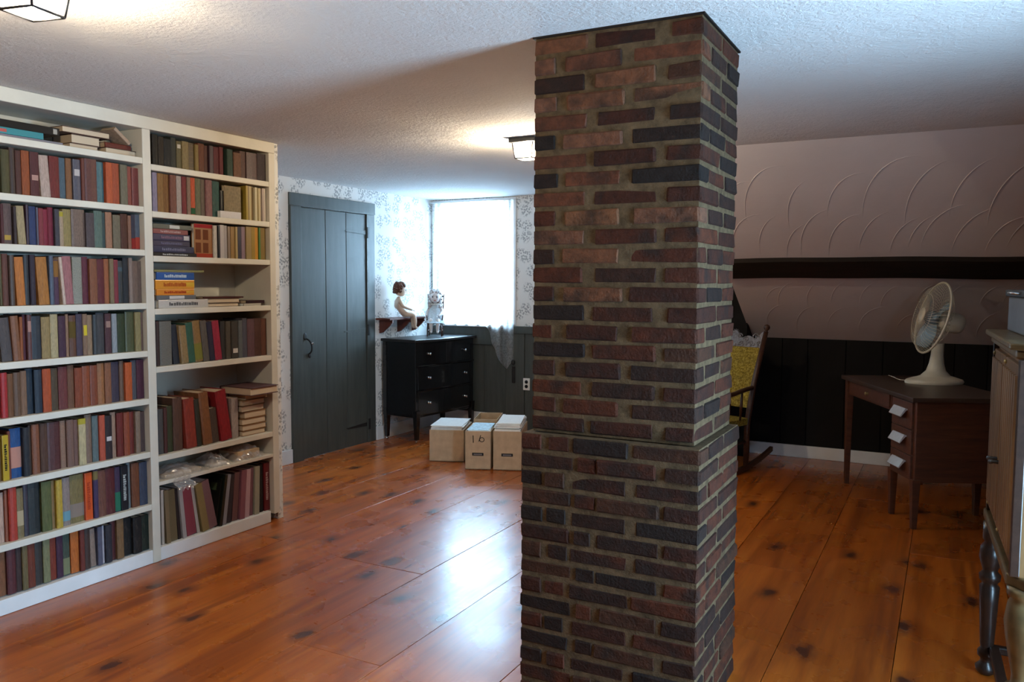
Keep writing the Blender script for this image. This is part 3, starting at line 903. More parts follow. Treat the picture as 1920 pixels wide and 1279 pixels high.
NAMES = [('near-black', (26,24,26)), ('charcoal', (44,44,48)), ('dark grey', (62,60,62)), ('slate grey', (92,96,104)), ('light grey', (140,146,152)),
 ('pale grey', (176,170,172)), ('white', (206,202,194)), ('navy blue', (36,50,92)), ('dark navy', (28,40,56)), ('steel blue', (70,90,106)), ('bright blue', (31,74,128)), ('teal', (63,106,114)), ('dark teal', (44,86,80)),
 ('dark green', (44,62,40)), ('green', (74,122,64)), ('olive green', (84,92,52)), ('sage green', (122,124,90)), ('dark olive', (60,56,34)), ('khaki', (138,124,80)), ('pale khaki', (168,152,112)),
 ('cream', (184,168,128)), ('beige', (176,154,144)), ('mustard yellow', (184,152,36)), ('tan', (150,112,72)), ('salmon', (156,112,88)), ('orange', (181,83,44)), ('bright orange', (206,82,31)), ('amber', (160,104,44)), ('rust brown', (128,62,34)),
 ('brown', (110,70,48)), ('dark brown', (74,44,34)), ('umber', (92,68,48)), ('blackish brown', (48,32,28)), ('taupe', (112,92,80)), ('grey-brown', (130,112,98)), ('maroon', (90,34,40)), ('dark maroon', (72,30,38)), ('dull red', (130,68,60)),
 ('brick red', (106,37,34)), ('red', (160,30,34)), ('crimson', (122,28,52)), ('rose', (154,100,104)), ('mauve', (116,84,92)), ('plum', (64,38,58)), ('violet-grey', (64,54,72)), ('lavender', (138,128,152))]
def cname(h):
    c = [int(h[i:i+2], 16) for i in (0,2,4)]
    return min(NAMES, key=lambda n: sum(w*(a-b)**2 for w, a, b in zip((2,4,3), n[1], c)))[0]
ORD = 'first second third fourth fifth sixth seventh eighth ninth tenth eleventh twelfth thirteenth fourteenth fifteenth sixteenth seventeenth eighteenth nineteenth twentieth twenty-first twenty-second twenty-third twenty-fourth'.split()
SHELFNAME = {'L2': 'second shelf down, left bookcase bay', 'L3': 'third shelf down, left bookcase bay', 'L4': 'fourth shelf down, left bookcase bay', 'L5': 'fifth shelf down, left bookcase bay', 'L6': 'sixth shelf down, left bookcase bay', 'L7': 'seventh shelf down, left bookcase bay', 'L8': 'eighth shelf down, left bookcase bay', 'L9': 'bottom shelf, left bookcase bay',
 'R1': 'top shelf, right bookcase bay', 'R2': 'second shelf down, right bookcase bay', 'R2m': 'second shelf down, right bookcase bay', 'R3m': 'third shelf down, right bookcase bay', 'R5': 'fifth shelf down, right bookcase bay', 'R6': 'tall-book shelf, right bookcase bay', 'R8': 'bottom shelf, right bookcase bay'}
ALB = .82
def color(h):
    c = lin(h); g = .3*c[0]+.6*c[1]+.1*c[2]
    return (*[min(.8, (v*.96+g*.04)*ALB) for v in c], 1)
def make_book(kind, col, white=False):
    o = link('magazine' if kind == 'mag' else 'book', CM['jacket' if kind == 'mag' else kind]); o.color = color(col)
    link('page_block', PMW if white else PM, o); return o
def spine_piece(o, me, name, col, z, h):
    c = link(name, me, o); c.location.z = z
    if name in ('raised_bands', 'spine_lettering'): c['kind'] = 'stuff'
    c.scale.z = h; c.scale.z = h; c.color = color(col); return c
for sid, (z0, txt) in BOOKS.items():
    rows = [r.split() for r in txt.split('\n')]
    names = [('' if float(r[1]) > .014 or 'mag' in r else 'thin ')+cname(r[3]) for r in rows]
    ymax = BYM0 if sid[0] == 'L' else BYE
    # bottoms of leaning books: each rests against its neighbour
    T = []
    for r in rows:
        tl = [float(f[2:]) for f in r[4:] if f.startswith('t:')]
        T.append(-math.radians(tl[0]) if tl else 0.0)
    YP = [float(r[0])+math.tan(a)*float(r[2])*.5 for r, a in zip(rows, T)]
    for i in range(1, len(rows)):
        if T[i] >= 0 and T[i-1] >= 0:
            hm = min(float(rows[i][2]), float(rows[i-1][2]))
            YP[i] = max(YP[i], YP[i-1]+float(rows[i-1][1])+max(0, hm*(math.tan(T[i])-math.tan(T[i-1]))))
    over = YP[-1]+float(rows[-1][1])-(ymax-.0015)
    if over > 0:                                   # squeeze a row that has grown too long
        q = 1-over/(YP[-1]+float(rows[-1][1])-YP[0])
        YP = [YP[0]+(v-YP[0])*q for v in YP]
        for r in rows: r[1] = str(float(r[1])*q)
    for i in range(len(rows)-2, -1, -1):
        if T[i] < 0 and T[i+1] <= 0:
            hm = min(float(rows[i][2]), float(rows[i+1][2]))
            YP[i] = min(YP[i], YP[i+1]-float(rows[i][1])-max(0, hm*(math.tan(-T[i])-math.tan(-T[i+1]))))
    for i, r in enumerate(rows):
        y, t, h, hx = YP[i], float(r[1]), float(r[2]), r[3]; fl = r[4:]
        tilt = 0; kind = random.choice(['cloth', 'cloth', 'cloth', 'leather'])
        extra = []
        white = False
        for f in fl:
            if f.startswith('t:'): tilt = float(f[2:])
            elif f == 'mag': kind = 'mag'; white = True
            elif f == 'mot': kind = 'mot'
            elif f.startswith('bands'): kind = 'leather'; extra.append((BBM, 'raised_bands', '6a5428' if f == 'bandsg' else hx, 0, 1))
            elif f.startswith('lab:') or f.startswith('band:'):
                _, c, zz, hh = f.split(':'); extra.append((LM if f[0] == 'l' else WM, 'spine_label' if f[0] == 'l' else 'spine_band', c, float(zz), float(hh)))
            elif f.startswith('let:'): kind = 'jacket'; extra.append((LTM, 'spine_lettering', f[4:], 0, 1))
        if sid == 'R3m' : white = True
        t -= .0008
        if sid == 'R6' and i == len(rows)-1: h = min(h, .235)
        if y+t > ymax-.001: t = ymax-.001-y
        bigcap = {'L2': .205, 'L3': .178, 'L4': .230, 'L5': .205, 'L6': .206, 'R1': .160}.get(sid, 9)
        if h >= bigcap-.002: h -= random.uniform(.002, .018)
        if kind == 'mot': white = False
        o = make_book(kind, hx, white)
        d = min(.24, h*random.uniform(.62, .74)) if sid != 'R8' else .23
        a = -math.radians(tilt)          # negative tilt leans the top towards -Y
        c_, s_ = math.cos(a), math.sin(a)
        hh = h/c_ if not tilt else (h-t*abs(s_))/c_
        o.scale = (d, t*(c_ if tilt else 1), hh); o.rotation_euler = (a, 0, 0)
        zz = z0+.0006+(t*abs(s_) if a < 0 else 0)
        if sid == 'R8' and i == 9: y_face = y
        o.location = (XB-.018-random.uniform(0, .018), y, zz)
        if abs(tilt) < .1: o.rotation_euler.x = 0
        for me, nm, c, q, w in extra: spine_piece(o, me, nm, c, q, w)
        # a label that singles the book out on its shelf
        n = names[i]; noun = 'magazine' if kind == 'mag' else 'book'
        det = {'mot': ' mottled', 'leather': ''}.get(kind, '')
        feat = ''
        for f in fl:
            if f.startswith('lab:'): feat = ' with '+cname(f.split(':')[1])+' spine label'
            elif f.startswith('band:'): feat = ' with '+cname(f.split(':')[1])+' spine band'
            elif f.startswith('bands'): feat = ' with ribbed spine'
            elif f.startswith('let:'): feat = ' with spine lettering'
        same = [j for j in range(len(rows)) if names[j] == n]
        sn = SHELFNAME[sid]
        if len(same) == 1 and sid not in ('R2m',): lab = f'{n}{det} {noun}{feat}, {sn}'
        else:
            k = len(rows)-1-i
            lab = f'{n}{det} {noun}, {ORD[k]} from right' + (' in the row' if sid in ('R6', 'R2') else '')+f', {sn}' if k else f'{n}{det} {noun} at right end'+(' of the upright row' if sid in ('R6', 'R2') else '')+f', {sn}'
        tag(o, lab, noun, 'magazines in the bookcase' if kind == 'mag' else 'books in the bookcase')

def flat_book(y0, y1, z, th, hx, label, d=.17, x=None, fore=False, rz=0, kind='jacket', bands=None, white=False, cat='book', roll=0):
    """a book lying flat: spine (or fore edge) to the room, running from y0 to y1"""
    o = make_book(kind, hx, white)
    if fore:   # page edges towards the room
        o.rotation_euler = Euler((PI/2, 0, 0)); ln = y1-y0
        M = Matrix.Rotation(PI+rz, 4, 'Z') @ Matrix.Rotation(PI/2, 4, 'X')
        o.scale = (d, th, ln); o.rotation_euler = M.to_euler()
        o.location = ((x if x is not None else XB-.03)-d*math.cos(rz), y0, z)
    else:
        M = Matrix.Rotation(rz, 4, 'Z') @ Matrix.Rotation(PI/2, 4, 'X')
        o.scale = (d, th, y1-y0); o.rotation_euler = M.to_euler(); o.location = (x if x is not None else XB-.03, y1, z)
    if roll: o.rotation_euler.x += roll
    for me, nm, c, q, w in (bands or []): spine_piece(o, me, nm, c, q, w)
    tag(o, label, cat, 'books in the bookcase'); return o
LET = lambda c: (LTM, 'spine_lettering', c, 0, 1)
# top shelf, left bay
z = 2.0905
flat_book(2.012, 2.40, z, .014, '8a8690', 'thin grey folder lying under the teal book on the top shelf', .22, XB-.035)
flat_book(2.012, 2.305, z+.0145, .028, '3f8f98', 'teal book with a pink-red end lying flat on the top shelf', .20, XB-.03, bands=[(WM, 'spine_band', 'c06058', .56, .43)])
flat_book(2.012, 2.385, z+.043, .034, '1c1a18', 'long black book lying on the teal book on the top shelf', .21, XB-.035, bands=[(LM, 'spine_label', 'a8a49c', .03, .05)])
flat_book(2.445, 2.590, z, .024, '8a6a58', 'pinkish tan book at the bottom of the top shelf stack', .15, XB-.05, fore=True)
flat_book(2.455, 2.600, z+.0245, .044, '40241c', 'small thick brown book showing cream pages on the top shelf', .15, XB-.05, fore=True, kind='leather')
flat_book(2.405, 2.650, z+.069, .028, '5a3c34', 'large brown book topping a stack on the top shelf', .20, XB-.04, fore=True, kind='leather')
flat_book(2.625, 2.790, z, .030, '40281e', 'dark book showing tan page edges beside the bay divider, top shelf', .15, XB-.04, fore=True)
flat_book(2.628, 2.770, z+.0305, .026, '6a2c20', 'reddish brown book on the dark one, top shelf by the divider', .15, XB-.05, kind='cloth')
o = make_book('cloth', 'b49a84'); o.scale = (.11, .018, .105); o.rotation_euler = (math.radians(52), 0, 0); o.location = (XB-.04, 2.752, z+.0572)
tag(o, 'small beige book leaning slantwise on top of the reddish brown one', 'book', 'books in the bookcase')
# second shelf, right bay: white box and the book standing on it
flat_book(3.300, 3.452, 1.8275, .038, 'd4d4dc', 'white box lying under the upright grey-tan book, right bay', .10, XB-.012, white=True, cat='box')
o = make_book('cloth', '8a7c60'); o.scale = (.125, .022, .145); o.rotation_euler = (0, 0, PI/2); o.location = (XB-.022, 3.470-.005, 1.8663)
tag(o, 'grey-tan book facing out on a white box, right bay', 'book', 'books in the bookcase')
# third shelf, right bay: flat stack and facing book
z = 1.6005
for y1, th, hx, lb, bd in ((3.14, .020, '17151a', 'black book at the bottom of the flat stack, third shelf', [LET('b8b8b8')]),
                       (3.122, .034, '252a4c', 'thick navy book above the black one, third shelf stack', [LET('7a7c96')]),
                       (3.096, .028, '2c2848', 'dark indigo book in the middle of the third shelf stack', [LET('6c6a88')]),
                       (3.097, .034, '262650', 'navy book with white end patch, third shelf stack', [LET('8a6c80'), (LM, 'spine_label', 'c8c8cc', .02, .15)]),
                       (3.085, .026, '7a3038', 'dull red book second from top of the third shelf stack', [LET('c0a0a0')]),
                       (3.110, .026, '3c4440', 'dark grey-green book topping the third shelf stack', [(LM, 'spine_label', 'd0d0cc', .32, .26)])):
    flat_book(2.866, y1, z, th-.0006, hx, lb, .17, XB-.025, bands=bd); z += th
o = make_book('jacket', '96602c', True); o.scale = (.128, .024, .185); o.rotation_euler = (0, 0, PI/2); o.location = (XB-.040, 3.272-.005, 1.6005)
for (ya, za) in ((-.80, .55), (-.40, .55), (-.80, .16), (-.40, .16)):
    q = link('cover_picture', MB().box((ya-.13, -.035, za-.02), (ya+.15, .005, za+.28)).mesh('cover_picture', M_label), o); q.color = color('6f3c20')
q = link('cover_stripe', MB().box((-.99, -.03, .88), (0, .004, .99)).mesh('cover_stripe', M_label), o); q.color = color('a0262c')
q = link('cover_stripe', MB().box((-.99, -.03, .01), (0, .004, .12)).mesh('cover_stripe', M_label), o); q.color = color('a0361f')
tag(o, 'brown picture-cover book with red edges facing out on the third shelf', 'book', 'books in the bookcase')
# fourth shelf, right bay
z = 1.3275
for y0, y1, th, hx, lb, bd, wt in ((2.885, 3.207, .044, 'c8c4c0', 'white book at the bottom of the bright stack, fourth shelf', [LET('5a5a5c')], True),
                       (2.873, 3.124, .024, '6a6c70', 'grey book with white lettering in the bright stack', [(LM, 'spine_label', 'd4d4d4', .30, .38)], False),
                       (2.874, 3.113, .032, 'e08c28', 'orange book above the grey one in the bright stack', [LET('b04018'), (WM, 'spine_band', 'd8a030', .0, .24)], True),
                       (2.869, 3.115, .049, 'e0952a', 'thick orange-yellow book under the blue one, bright stack', [LET('b85a1c'), (WM, 'spine_band', 'dcb030', .0, .24)], True),
                       (2.876, 3.116, .041, '2858a0', 'blue book with white lettering near the top, bright stack', [LET('c0d0e0')], True)):
    flat_book(y0, y1, z, th-.0006, hx, lb, .17, XB-.02, bands=bd, white=wt); z += th
flat_book(2.860, 3.178, z, .011, '8a8858', 'thin mixed-colour magazine topping the bright stack', .20, XB-.015, white=True, cat='magazine')
z = 1.3275
flat_book(3.215, 3.451, z, .020, '6a544c', 'taupe book lying right of the white book, fourth shelf', .18, XB-.04, fore=True)
flat_book(3.180, 3.470, z+.0205, .026, '5a4034', 'brown book on the taupe one, fourth shelf', .20, XB-.05, fore=True)
flat_book(3.205, 3.495, z+.047, .008, '4a1f20', 'thin dark red folder on the brown book, fourth shelf', .20, XB-.05)
flat_book(3.478, 3.612, z, .013, 'b8b0a4', 'thin pale booklet under the maroon book, fourth shelf', .14, XB-.03, white=True)
flat_book(3.500, 3.640, z+.0135, .018, '341c22', 'dark maroon book at the right of the fourth shelf', .16, XB-.03)
# tall compartment, right bay: stack with page edges out
z = .5575
for y0, y1, th, hx, lb in ((3.450, 3.632, .031, '8a6038', 'tan book at the bottom of the page-edge stack, right bay'),
                       (3.453, 3.640, .034, '8a6438', 'second book from the bottom of the page-edge stack'),
                       (3.450, 3.636, .038, '7c5a34', 'third book from the bottom of the page-edge stack'),
                       (3.470, 3.640, .040, '906a44', 'thick tan book fourth from the bottom, page-edge stack'),
                       (3.448, 3.625, .036, '5c4028', 'dark tan book fifth from the bottom, page-edge stack'),
                       (3.455, 3.630, .032, 'a08058', 'pale tan book sixth from the bottom, page-edge stack'),
                       (3.480, 3.655, .036, '6a4630', 'brown book just under the overhanging big book')):
    flat_book(y0, y1, z, th-.0006, hx, lb, .15, XB-.03, fore=True, kind='cloth'); z += th
flat_book(3.440, 3.657, z, .046, '5c4044', 'big mauve-brown book overhanging the page-edge stack, right bay', .26, XB+.055, fore=True, kind='cloth', rz=.0)
# bottom shelf, right bay: magazine with its dark cover turned to the room
o = make_book('mag', '1a1e1c', True); o.scale = (.225, .010, .272); o.rotation_euler = (math.radians(-12), 0, 0); o.location = (XB-.035, y_face-.021, .0725)
for (a, zb, cc) in ((-.75, .68, '5a6a34'), (-.45, .52, '6a6a5c'), (-.7, .30, '5a5648'), (-.35, .18, '3a4a78'), (-.6, .08, '44506c'), (-.25, .75, '48583c')):
    q = link('cover_picture', MB().box((a-.10, -.08, zb), (a+.12, .0, zb+.16)).mesh('cover_picture', M_label), o); q.color = color(cc)
tag(o, 'dark-covered magazine turned face out among the leaning ones, bottom shelf', 'magazine', 'magazines in the bookcase')
# narrow shelf: plastic-wrapped parcels
def crumple(name, cx, cy, z, sx, sy, sz, label, seed):
    rnd = random.Random(seed); ph = [rnd.uniform(0, 6) for _ in range(8)]
    def f(u, v):
        x = (u-.5)*sx; y = (v-.5)*sy
        e = max(0, 1-abs(2*u-1)**3)*max(0, 1-abs(2*v-1)**3)
        w = .5+.5*math.sin(u*17+ph[0]+3*math.sin(v*9+ph[1]))*math.sin(v*21+ph[2]+2*math.sin(u*11+ph[3]))
        return (x+.006*math.sin(v*30+ph[4]), y+.006*math.sin(u*26+ph[5]), sz*e*(.55+.45*w)+.001)
    r = empty(name, (cx, cy, z)); tag(r, label, 'plastic wrap', 'plastic-wrapped parcels on the narrow shelf')
    MB().grid(f, 34, 34, False).build('plastic_film', M_film, r)
    return r
r = crumple('plastic_parcel', XB-.11, 3.03, .4205, .20, .30, .055, 'crumpled clear plastic over papers, left on the narrow shelf', 1)
q = MB().box((-.08, -.12, 0), (.075, .12, .018)).build('papers', M_page, r, .003)
r = crumple('plastic_parcel', XB-.10, 3.272, .4205, .18, .15, .075, 'bunched clear plastic bag in the middle of the narrow shelf', 2)
q = MB().box((-.06, -.06, 0), (.06, .06, .014)).build('papers', M_page_white, r, .003)
r = crumple('plastic_parcel', XB-.11, 3.50, .4205, .20, .25, .085, 'clear plastic wrapped round a tan box on the narrow shelf', 3)
q = MB().box((-.075, -.09, 0), (.080, .08, .050)).build('box', M_kraft, r, .003)
def bagtail(cx, cy, z, label, seed, n=4):
    rnd = random.Random(seed); mb = MB()
    def f(u, v):
        x = (v-.1)*.05; y = (u-.5)*.11+.012*math.sin(v*9)
        return (x*(1 if v > .3 else .8), y, -(v**1.6)*.065+.006*math.sin(u*22+v*6)*(.3+v))
    mb.grid(f, 26, 12, False)
    o = mb.build('plastic_bag', M_film, None, 0, loc=(cx, cy, z)); tag(o, label, 'plastic wrap', 'plastic-wrapped parcels on the narrow shelf'); return o
bagtail(XB-.005, 2.985, .4225, 'clear plastic bag end drooping over the bottom shelf magazines', 4)

# ================================================================== CEILING LANTERNS
def lantern(cx, cy, rz, label):
    r = empty('ceiling_lantern', (cx, cy, H), rz); tag(r, label, 'ceiling light', 'square ceiling lanterns')
    P, h, zt, zb = .070, .053, -.028, -.115; t = .066
    MB().box((-P-.012, -P-.012, -.028), (P+.012, P+.012, -.0005)).build('ceiling_plate', M_iron, r, .003)
    for sx, sy in ((-1,-1), (1,-1), (1,1), (-1,1)):
        MB().tube([(sx*t, sy*t, zt), (sx*h, sy*h, zb)], .0042, 6).build('corner_bar', M_iron, r)
    pf = MB(); c = [(-h,-h), (h,-h), (h,h), (-h,h)]
    for i in range(4): pf.tube([(*c[i], zb), (*c[(i+1) % 4], zb)], .0040, 6)
    pf.build('bottom_frame', M_iron, r)
    ct = [(-t,-t), (t,-t), (t,t), (-t,t)]; e = .93
    for i in range(4):
        j = (i+1) % 4
        a, b, p, q = ct[i], ct[j], c[j], c[i]
        MB().add([(a[0]*e, a[1]*e, zt-.004), (b[0]*e, b[1]*e, zt-.004), (p[0]*e, p[1]*e, zb), (q[0]*e, q[1]*e, zb)], [(0,3,2,1)]).build('glass_pane', M_lampglass, r)
    MB().add([(x*e, y*e, zb) for x, y in c], [(0,3,2,1)]).build('glass_pane', M_lampglass, r)
    bu = MB().ell((0, 0, -.072), (.026, .026, .030), 14, 10); bu.build('bulb', M_bulb, r)
    MB().lathe([(.012, -.045), (.012, -.021)], 10).build('socket', M_iron, r)
    return r
lantern(-2.198, 1.376, math.radians(12), 'lit black-framed ceiling lantern above the left foreground')
lantern(-2.182, 4.268, 0, 'lit black-framed ceiling lantern half hidden behind the brick chimney')

# ================================================================== CURTAIN
CX0, CX1 = -4.615, -3.690
def curt(u, v):
    x = CX0+(CX1-CX0)*u
    k = max(0, (x+3.985)/.295)                      # right third hangs down past the sill
    zb = 1.045 if k <= 0 else 1.045-.395*min(1, (k/.62))**.9+(.05*max(0, (k-.85)/.15))
    if k > 0: zb += .014*math.sin(k*22)
    z = 2.262+(zb-2.262)*v
    fold = .012*math.sin(x*46+1.2*math.sin(v*2.2))*(.45+.55*v)+.006*math.sin(x*97+v*2)
    yy = YB-.072+fold
    return (x, yy, z)
cur = empty('window_curtain', (-4.15, YB-.07, 2.26)); tag(cur, 'sheer white lace curtain drawn over the bright dormer window', 'curtain')
def shift(mb, o): mb.v = [(v[0]-o[0], v[1]-o[1], v[2]-o[2]) for v in mb.v]; return mb
shift(MB().grid(curt, 120, 34), (-4.15, YB-.07, 2.26)).build('curtain_panel', M_sheer, cur)
rod = MB().tube([(CX0-.03, YB-.072, 2.266), (CX1+.03, YB-.072, 2.266)], .006, 8)
rod.tube([(CX0-.03, YB-.072, 2.266), (CX0-.03, YB-.018, 2.266)], .005, 6); rod.tube([(CX1+.03, YB-.072, 2.266), (CX1+.03, YB-.002, 2.266)], .005, 6)
shift(rod, (-4.15, YB-.07, 2.26)).build('curtain_rod', M_trim, cur)

# ================================================================== DRESSER
M_blacktop = simple('worn_black_lacquer', (.010, .010, .011), .34, .3, 12, .8, 0, .2)
def build_dresser():
    rz = math.radians(-6.5); n = Vector((math.cos(rz), math.sin(rz), 0))
    o = Vector((-4.195, 6.055, 0))-n*.44
    d = empty('dresser', (o.x, o.y, 0), rz); tag(d, 'black lacquered three-drawer dresser in the corner by the window', 'dresser')
    w, dp, z0, z1 = .885, .425, .235, .925
    MB().box((0, .012, z0), (dp-.02, w-.012, z1)).build('body', M_black, d, .004)
    # serpentine top
    pts = [(-.0, -.015)]+[(dp+.022+.022*math.sin(2*PI*(t-.18)), -.015+(w+.03)*t) for t in [i/24 for i in range(25)]]+[(-.0, w+.015)]
    MB().prism(pts, z1, z1+.026, 'Z').build('top', M_blacktop, d, .006, 3)
    def drawer(za, zb, bulge):
        def prof(t): return dp-.012+bulge*math.sin(2*PI*(t-.18))+.012*math.sin(PI*t)
        p = [(dp-.03, .045)]+[(prof(i/18), .045+(w-.09)*i/18) for i in range(19)]+[(dp-.03, w-.045)]
        r = MB().prism(p, za, zb, 'Z').build('drawer', M_black, d, .005, 2)
        for t in (.17, .86):
            x = prof(t); y = .045+(w-.09)*t; z = (za+zb)/2
            M = Matrix.Translation((x-.002, y, z)) @ Matrix.Rotation(PI/2, 4, 'Y')
            MB().lathe([(.012, 0), (.012, .003), (.005, .005), (.005, .014), (.012, .019), (.013, .024), (.008, .030), (.002, .031)], 12, M).build('knob', M_steel, r)
    drawer(.715, .915, .018); drawer(.485, .700, .006); drawer(.255, .470, .006)
    MB().box((dp-.03, .03, .702), (dp+.004, w-.03, .713)).build('rail', M_black, d, .003)
    MB().box((dp-.03, .03, .472), (dp-.006, w-.03, .483)).build('rail', M_black, d, .003)
    for x, y in ((.03, .035), (.03, w-.035), (dp-.03, .035), (dp-.03, w-.035)):
        lg = MB(); a, b = .026, .016
        lg.add([(x-b, y-b, .030), (x+b, y-b, .030), (x+b, y+b, .030), (x-b, y+b, .030), (x-a, y-a, .30), (x+a, y-a, .30), (x+a, y+a, .30), (x-a, y+a, .30)], [(0,3,2,1),(4,5,6,7),(0,1,5,4),(1,2,6,5),(2,3,7,6),(3,0,4,7)])
        L = lg.build('leg', M_black, d, .002)
        c = MB().lathe([(.013, -.006), (.013, .006)], 14, Matrix.Translation((x, y, .013)) @ Matrix.Rotation(PI/2, 4, 'Y')); c.box((x-.008, y-.008, .02), (x+.008, y+.008, .032))
        c.build('caster', M_steel, L)
build_dresser()

# ================================================================== WALL SHELF
sh = empty('wall_shelf', (XL, 6.38, 1.12)); tag(sh, 'small dark red wall shelf with scalloped brackets beside the door', 'shelf')
MB().box((.001, -.325, 0), (.165, .325, .018)).build('board', M_redwood, sh, .003)
for y in (-.26, 0.02, .26):
    p = [(.002, -.001), (.002, -.125)]+[(.002+.03+.045*(1-math.cos(t*PI/8))*.9+.03*t/8, -.125+.006*t+.07*(t/8)**1.5) for t in range(1, 8)]+[(.150, -.030), (.150, -.001)]
    b = MB().prism(p[::-1], y-.010, y+.010, 'Y'); b.build('bracket', M_redwood, sh)

# ================================================================== DOLLS
def skin(name, vs, es, rad, m, parent=None, lv=2, root=0):
    me = bpy.data.meshes.new(name); me.from_pydata([tuple(v) for v in vs], es, []); me.materials.append(m)
    o = link(name, me, parent); md = o.modifiers.new('skin', 'SKIN'); md.use_smooth_shade = True
    sv = me.skin_vertices[0].data
    for i, r in enumerate(rad): sv[i].radius = (r, r) if not isinstance(r, tuple) else r; sv[i].use_root = (i == root)
    s = o.modifiers.new('sub', 'SUBSURF'); s.levels = lv; s.render_levels = lv; return o
def head_parts(parent, c, s, fwd, m, hair_m, long_hair, seed):
    """face features and hair for a head of size s centred on c, looking along fwd (local coords)"""
    c = Vector(c); f = Vector(fwd).normalized(); up = Vector((0,0,1)); rt = f.cross(up).normalized(); up = rt.cross(f)
    M = Matrix(((rt.x, f.x, up.x, c.x), (rt.y, f.y, up.y, c.y), (rt.z, f.z, up.z, c.z), (0,0,0,1)))
    hd = MB().ell((0, 0, 0), (.44*s, .46*s, .50*s), 22, 14)
    hd.ell((0, .06*s, -.24*s), (.33*s, .36*s, .27*s), 18, 10)          # cheeks and jaw
    hd.ell((0, .46*s, -.10*s), (.055*s, .075*s, .075*s), 10, 8)         # nose
    for q in (-1, 1): hd.ell((q*.43*s, -.02*s, -.08*s), (.06*s, .09*s, .13*s), 10, 8)   # ears
    hd.v = [tuple(M @ Vector(v)) for v in hd.v]
    h = hd.build('head', m, parent)
    for q in (-1, 1):
        MB().ell((q*.17*s, .405*s, .0), (.075*s, .045*s, .06*s), 10, 8, M).build('eye', M_eye, h)
        MB().tube([M @ Vector((q*.09*s, .445*s, .10*s)), M @ Vector((q*.17*s, .44*s, .125*s)), M @ Vector((q*.26*s, .39*s, .10*s))], .014*s, 5).build('eyebrow', hair_m, h)
    MB().ell((0, .405*s, -.29*s), (.10*s, .03*s, .03*s), 10, 6, M).build('mouth', M_lip, h)
    rnd = random.Random(seed); hr = MB()
    hr.ell((0, -.10*s, .10*s), (.49*s, .46*s, .48*s), 18, 12, M)
    for k in range(150):
        a = rnd.uniform(0, 2*PI); z = rnd.uniform(-.42 if long_hair else -.28, .52)
        rr = math.sqrt(max(.02, 1-(z/.60)**2))*.47
        x, y = rr*math.cos(a), rr*math.sin(a)-.06
        if y > .16 and z < .24: continue
        q = rnd.uniform(.06, .12)*s
        hr.ell((x*s, y*s, z*s+.05*s), (q, q, q*1.1), 7, 5, M)
    if long_hair:
        for k in range(60):
            q = rnd.choice((-1, 1)); z = rnd.uniform(-1.0, -.1)
            hr.ell((q*rnd.uniform(.34, .56)*s, rnd.uniform(-.3, .22)*s, z*s), (rnd.uniform(.07, .11)*s,)*3, 7, 5, M)
    hr.build('hair', hair_m, parent)
# bare doll sitting on the wall shelf, legs over the edge
dl = empty('doll', (-4.545, 6.275, 1.139), math.radians(-32)); tag(dl, 'bare doll with curly brown hair sitting on the wall shelf', 'doll')
# local frame: +Y is the way the doll faces
vs = [(0,0,.045), (0,-.010,.10), (0,-.015,.150), (0,-.010,.178), (0,-.006,.200)]; rad = [.040, .038, .040, .020, .020]
es = [(0,1),(1,2),(2,3),(3,4)]
def chain(start, pts, rs):
    p = start
    for q, r in zip(pts, rs): vs.append(q); rad.append(r); es.append((p, len(vs)-1)); p = len(vs)-1
for s in (-1, 1):
    chain(0, [(s*.028,.045,.030), (s*.030,.125,.026), (s*.030,.142,-.030), (s*.030,.140,-.090), (s*.030,.165,-.104)], [.030,.022,.019,.014,.012])
chain(2, [(-.048,-.015,.152), (-.062,-.020,.100), (-.058,.030,.066), (-.050,.062,.058)], [.020,.016,.013,.011])
chain(2, [(.048,-.015,.152), (.066,.005,.105), (.060,.070,.082), (.056,.104,.070)], [.020,.016,.013,.011])
body = skin('body', vs, es, rad, M_skin, dl)
def fingers(parent, base, dirv, side, m, s=1.0):
    b = Vector(base); d = Vector(dirv).normalized(); sd = Vector(side).normalized(); dn = d.cross(sd)
    mb = MB()
    for k, ln in zip((-1.5,-.5,.5,1.5), (.85,1.0,.95,.7)):
        p0 = b+sd*k*.0045*s; mb.tube([p0, p0+d*.010*s*ln, p0+d*.018*s*ln-dn*.004*s], [.0026*s,.0024*s,.0016*s], 6)
    p0 = b-d*.010*s+sd*.007*s; mb.tube([p0, p0+sd*.007*s+d*.004*s, p0+sd*.008*s+d*.012*s], [.003*s,.0026*s,.0018*s], 6)
    mb.build('fingers', m, parent)
fingers(dl, (-.048,.070,.056), (.05,1,-.25), (1,0,0), M_skin, 1.1); fingers(dl, (.055,.112,.067), (0,1,-.3), (-1,0,0), M_skin, 1.1)
head_parts(dl, (0, .004, .258), .118, (.25, 1, -.05), M_skin, M_hair, False, 5)
# small chair on the dresser and the doll in it
CHX, CHY, CHZ = -4.385, 6.63, .9515
ch = empty('doll_chair', (CHX, CHY, CHZ), math.radians(28)); tag(ch, 'small wooden doll chair standing on the black dresser', 'chair')
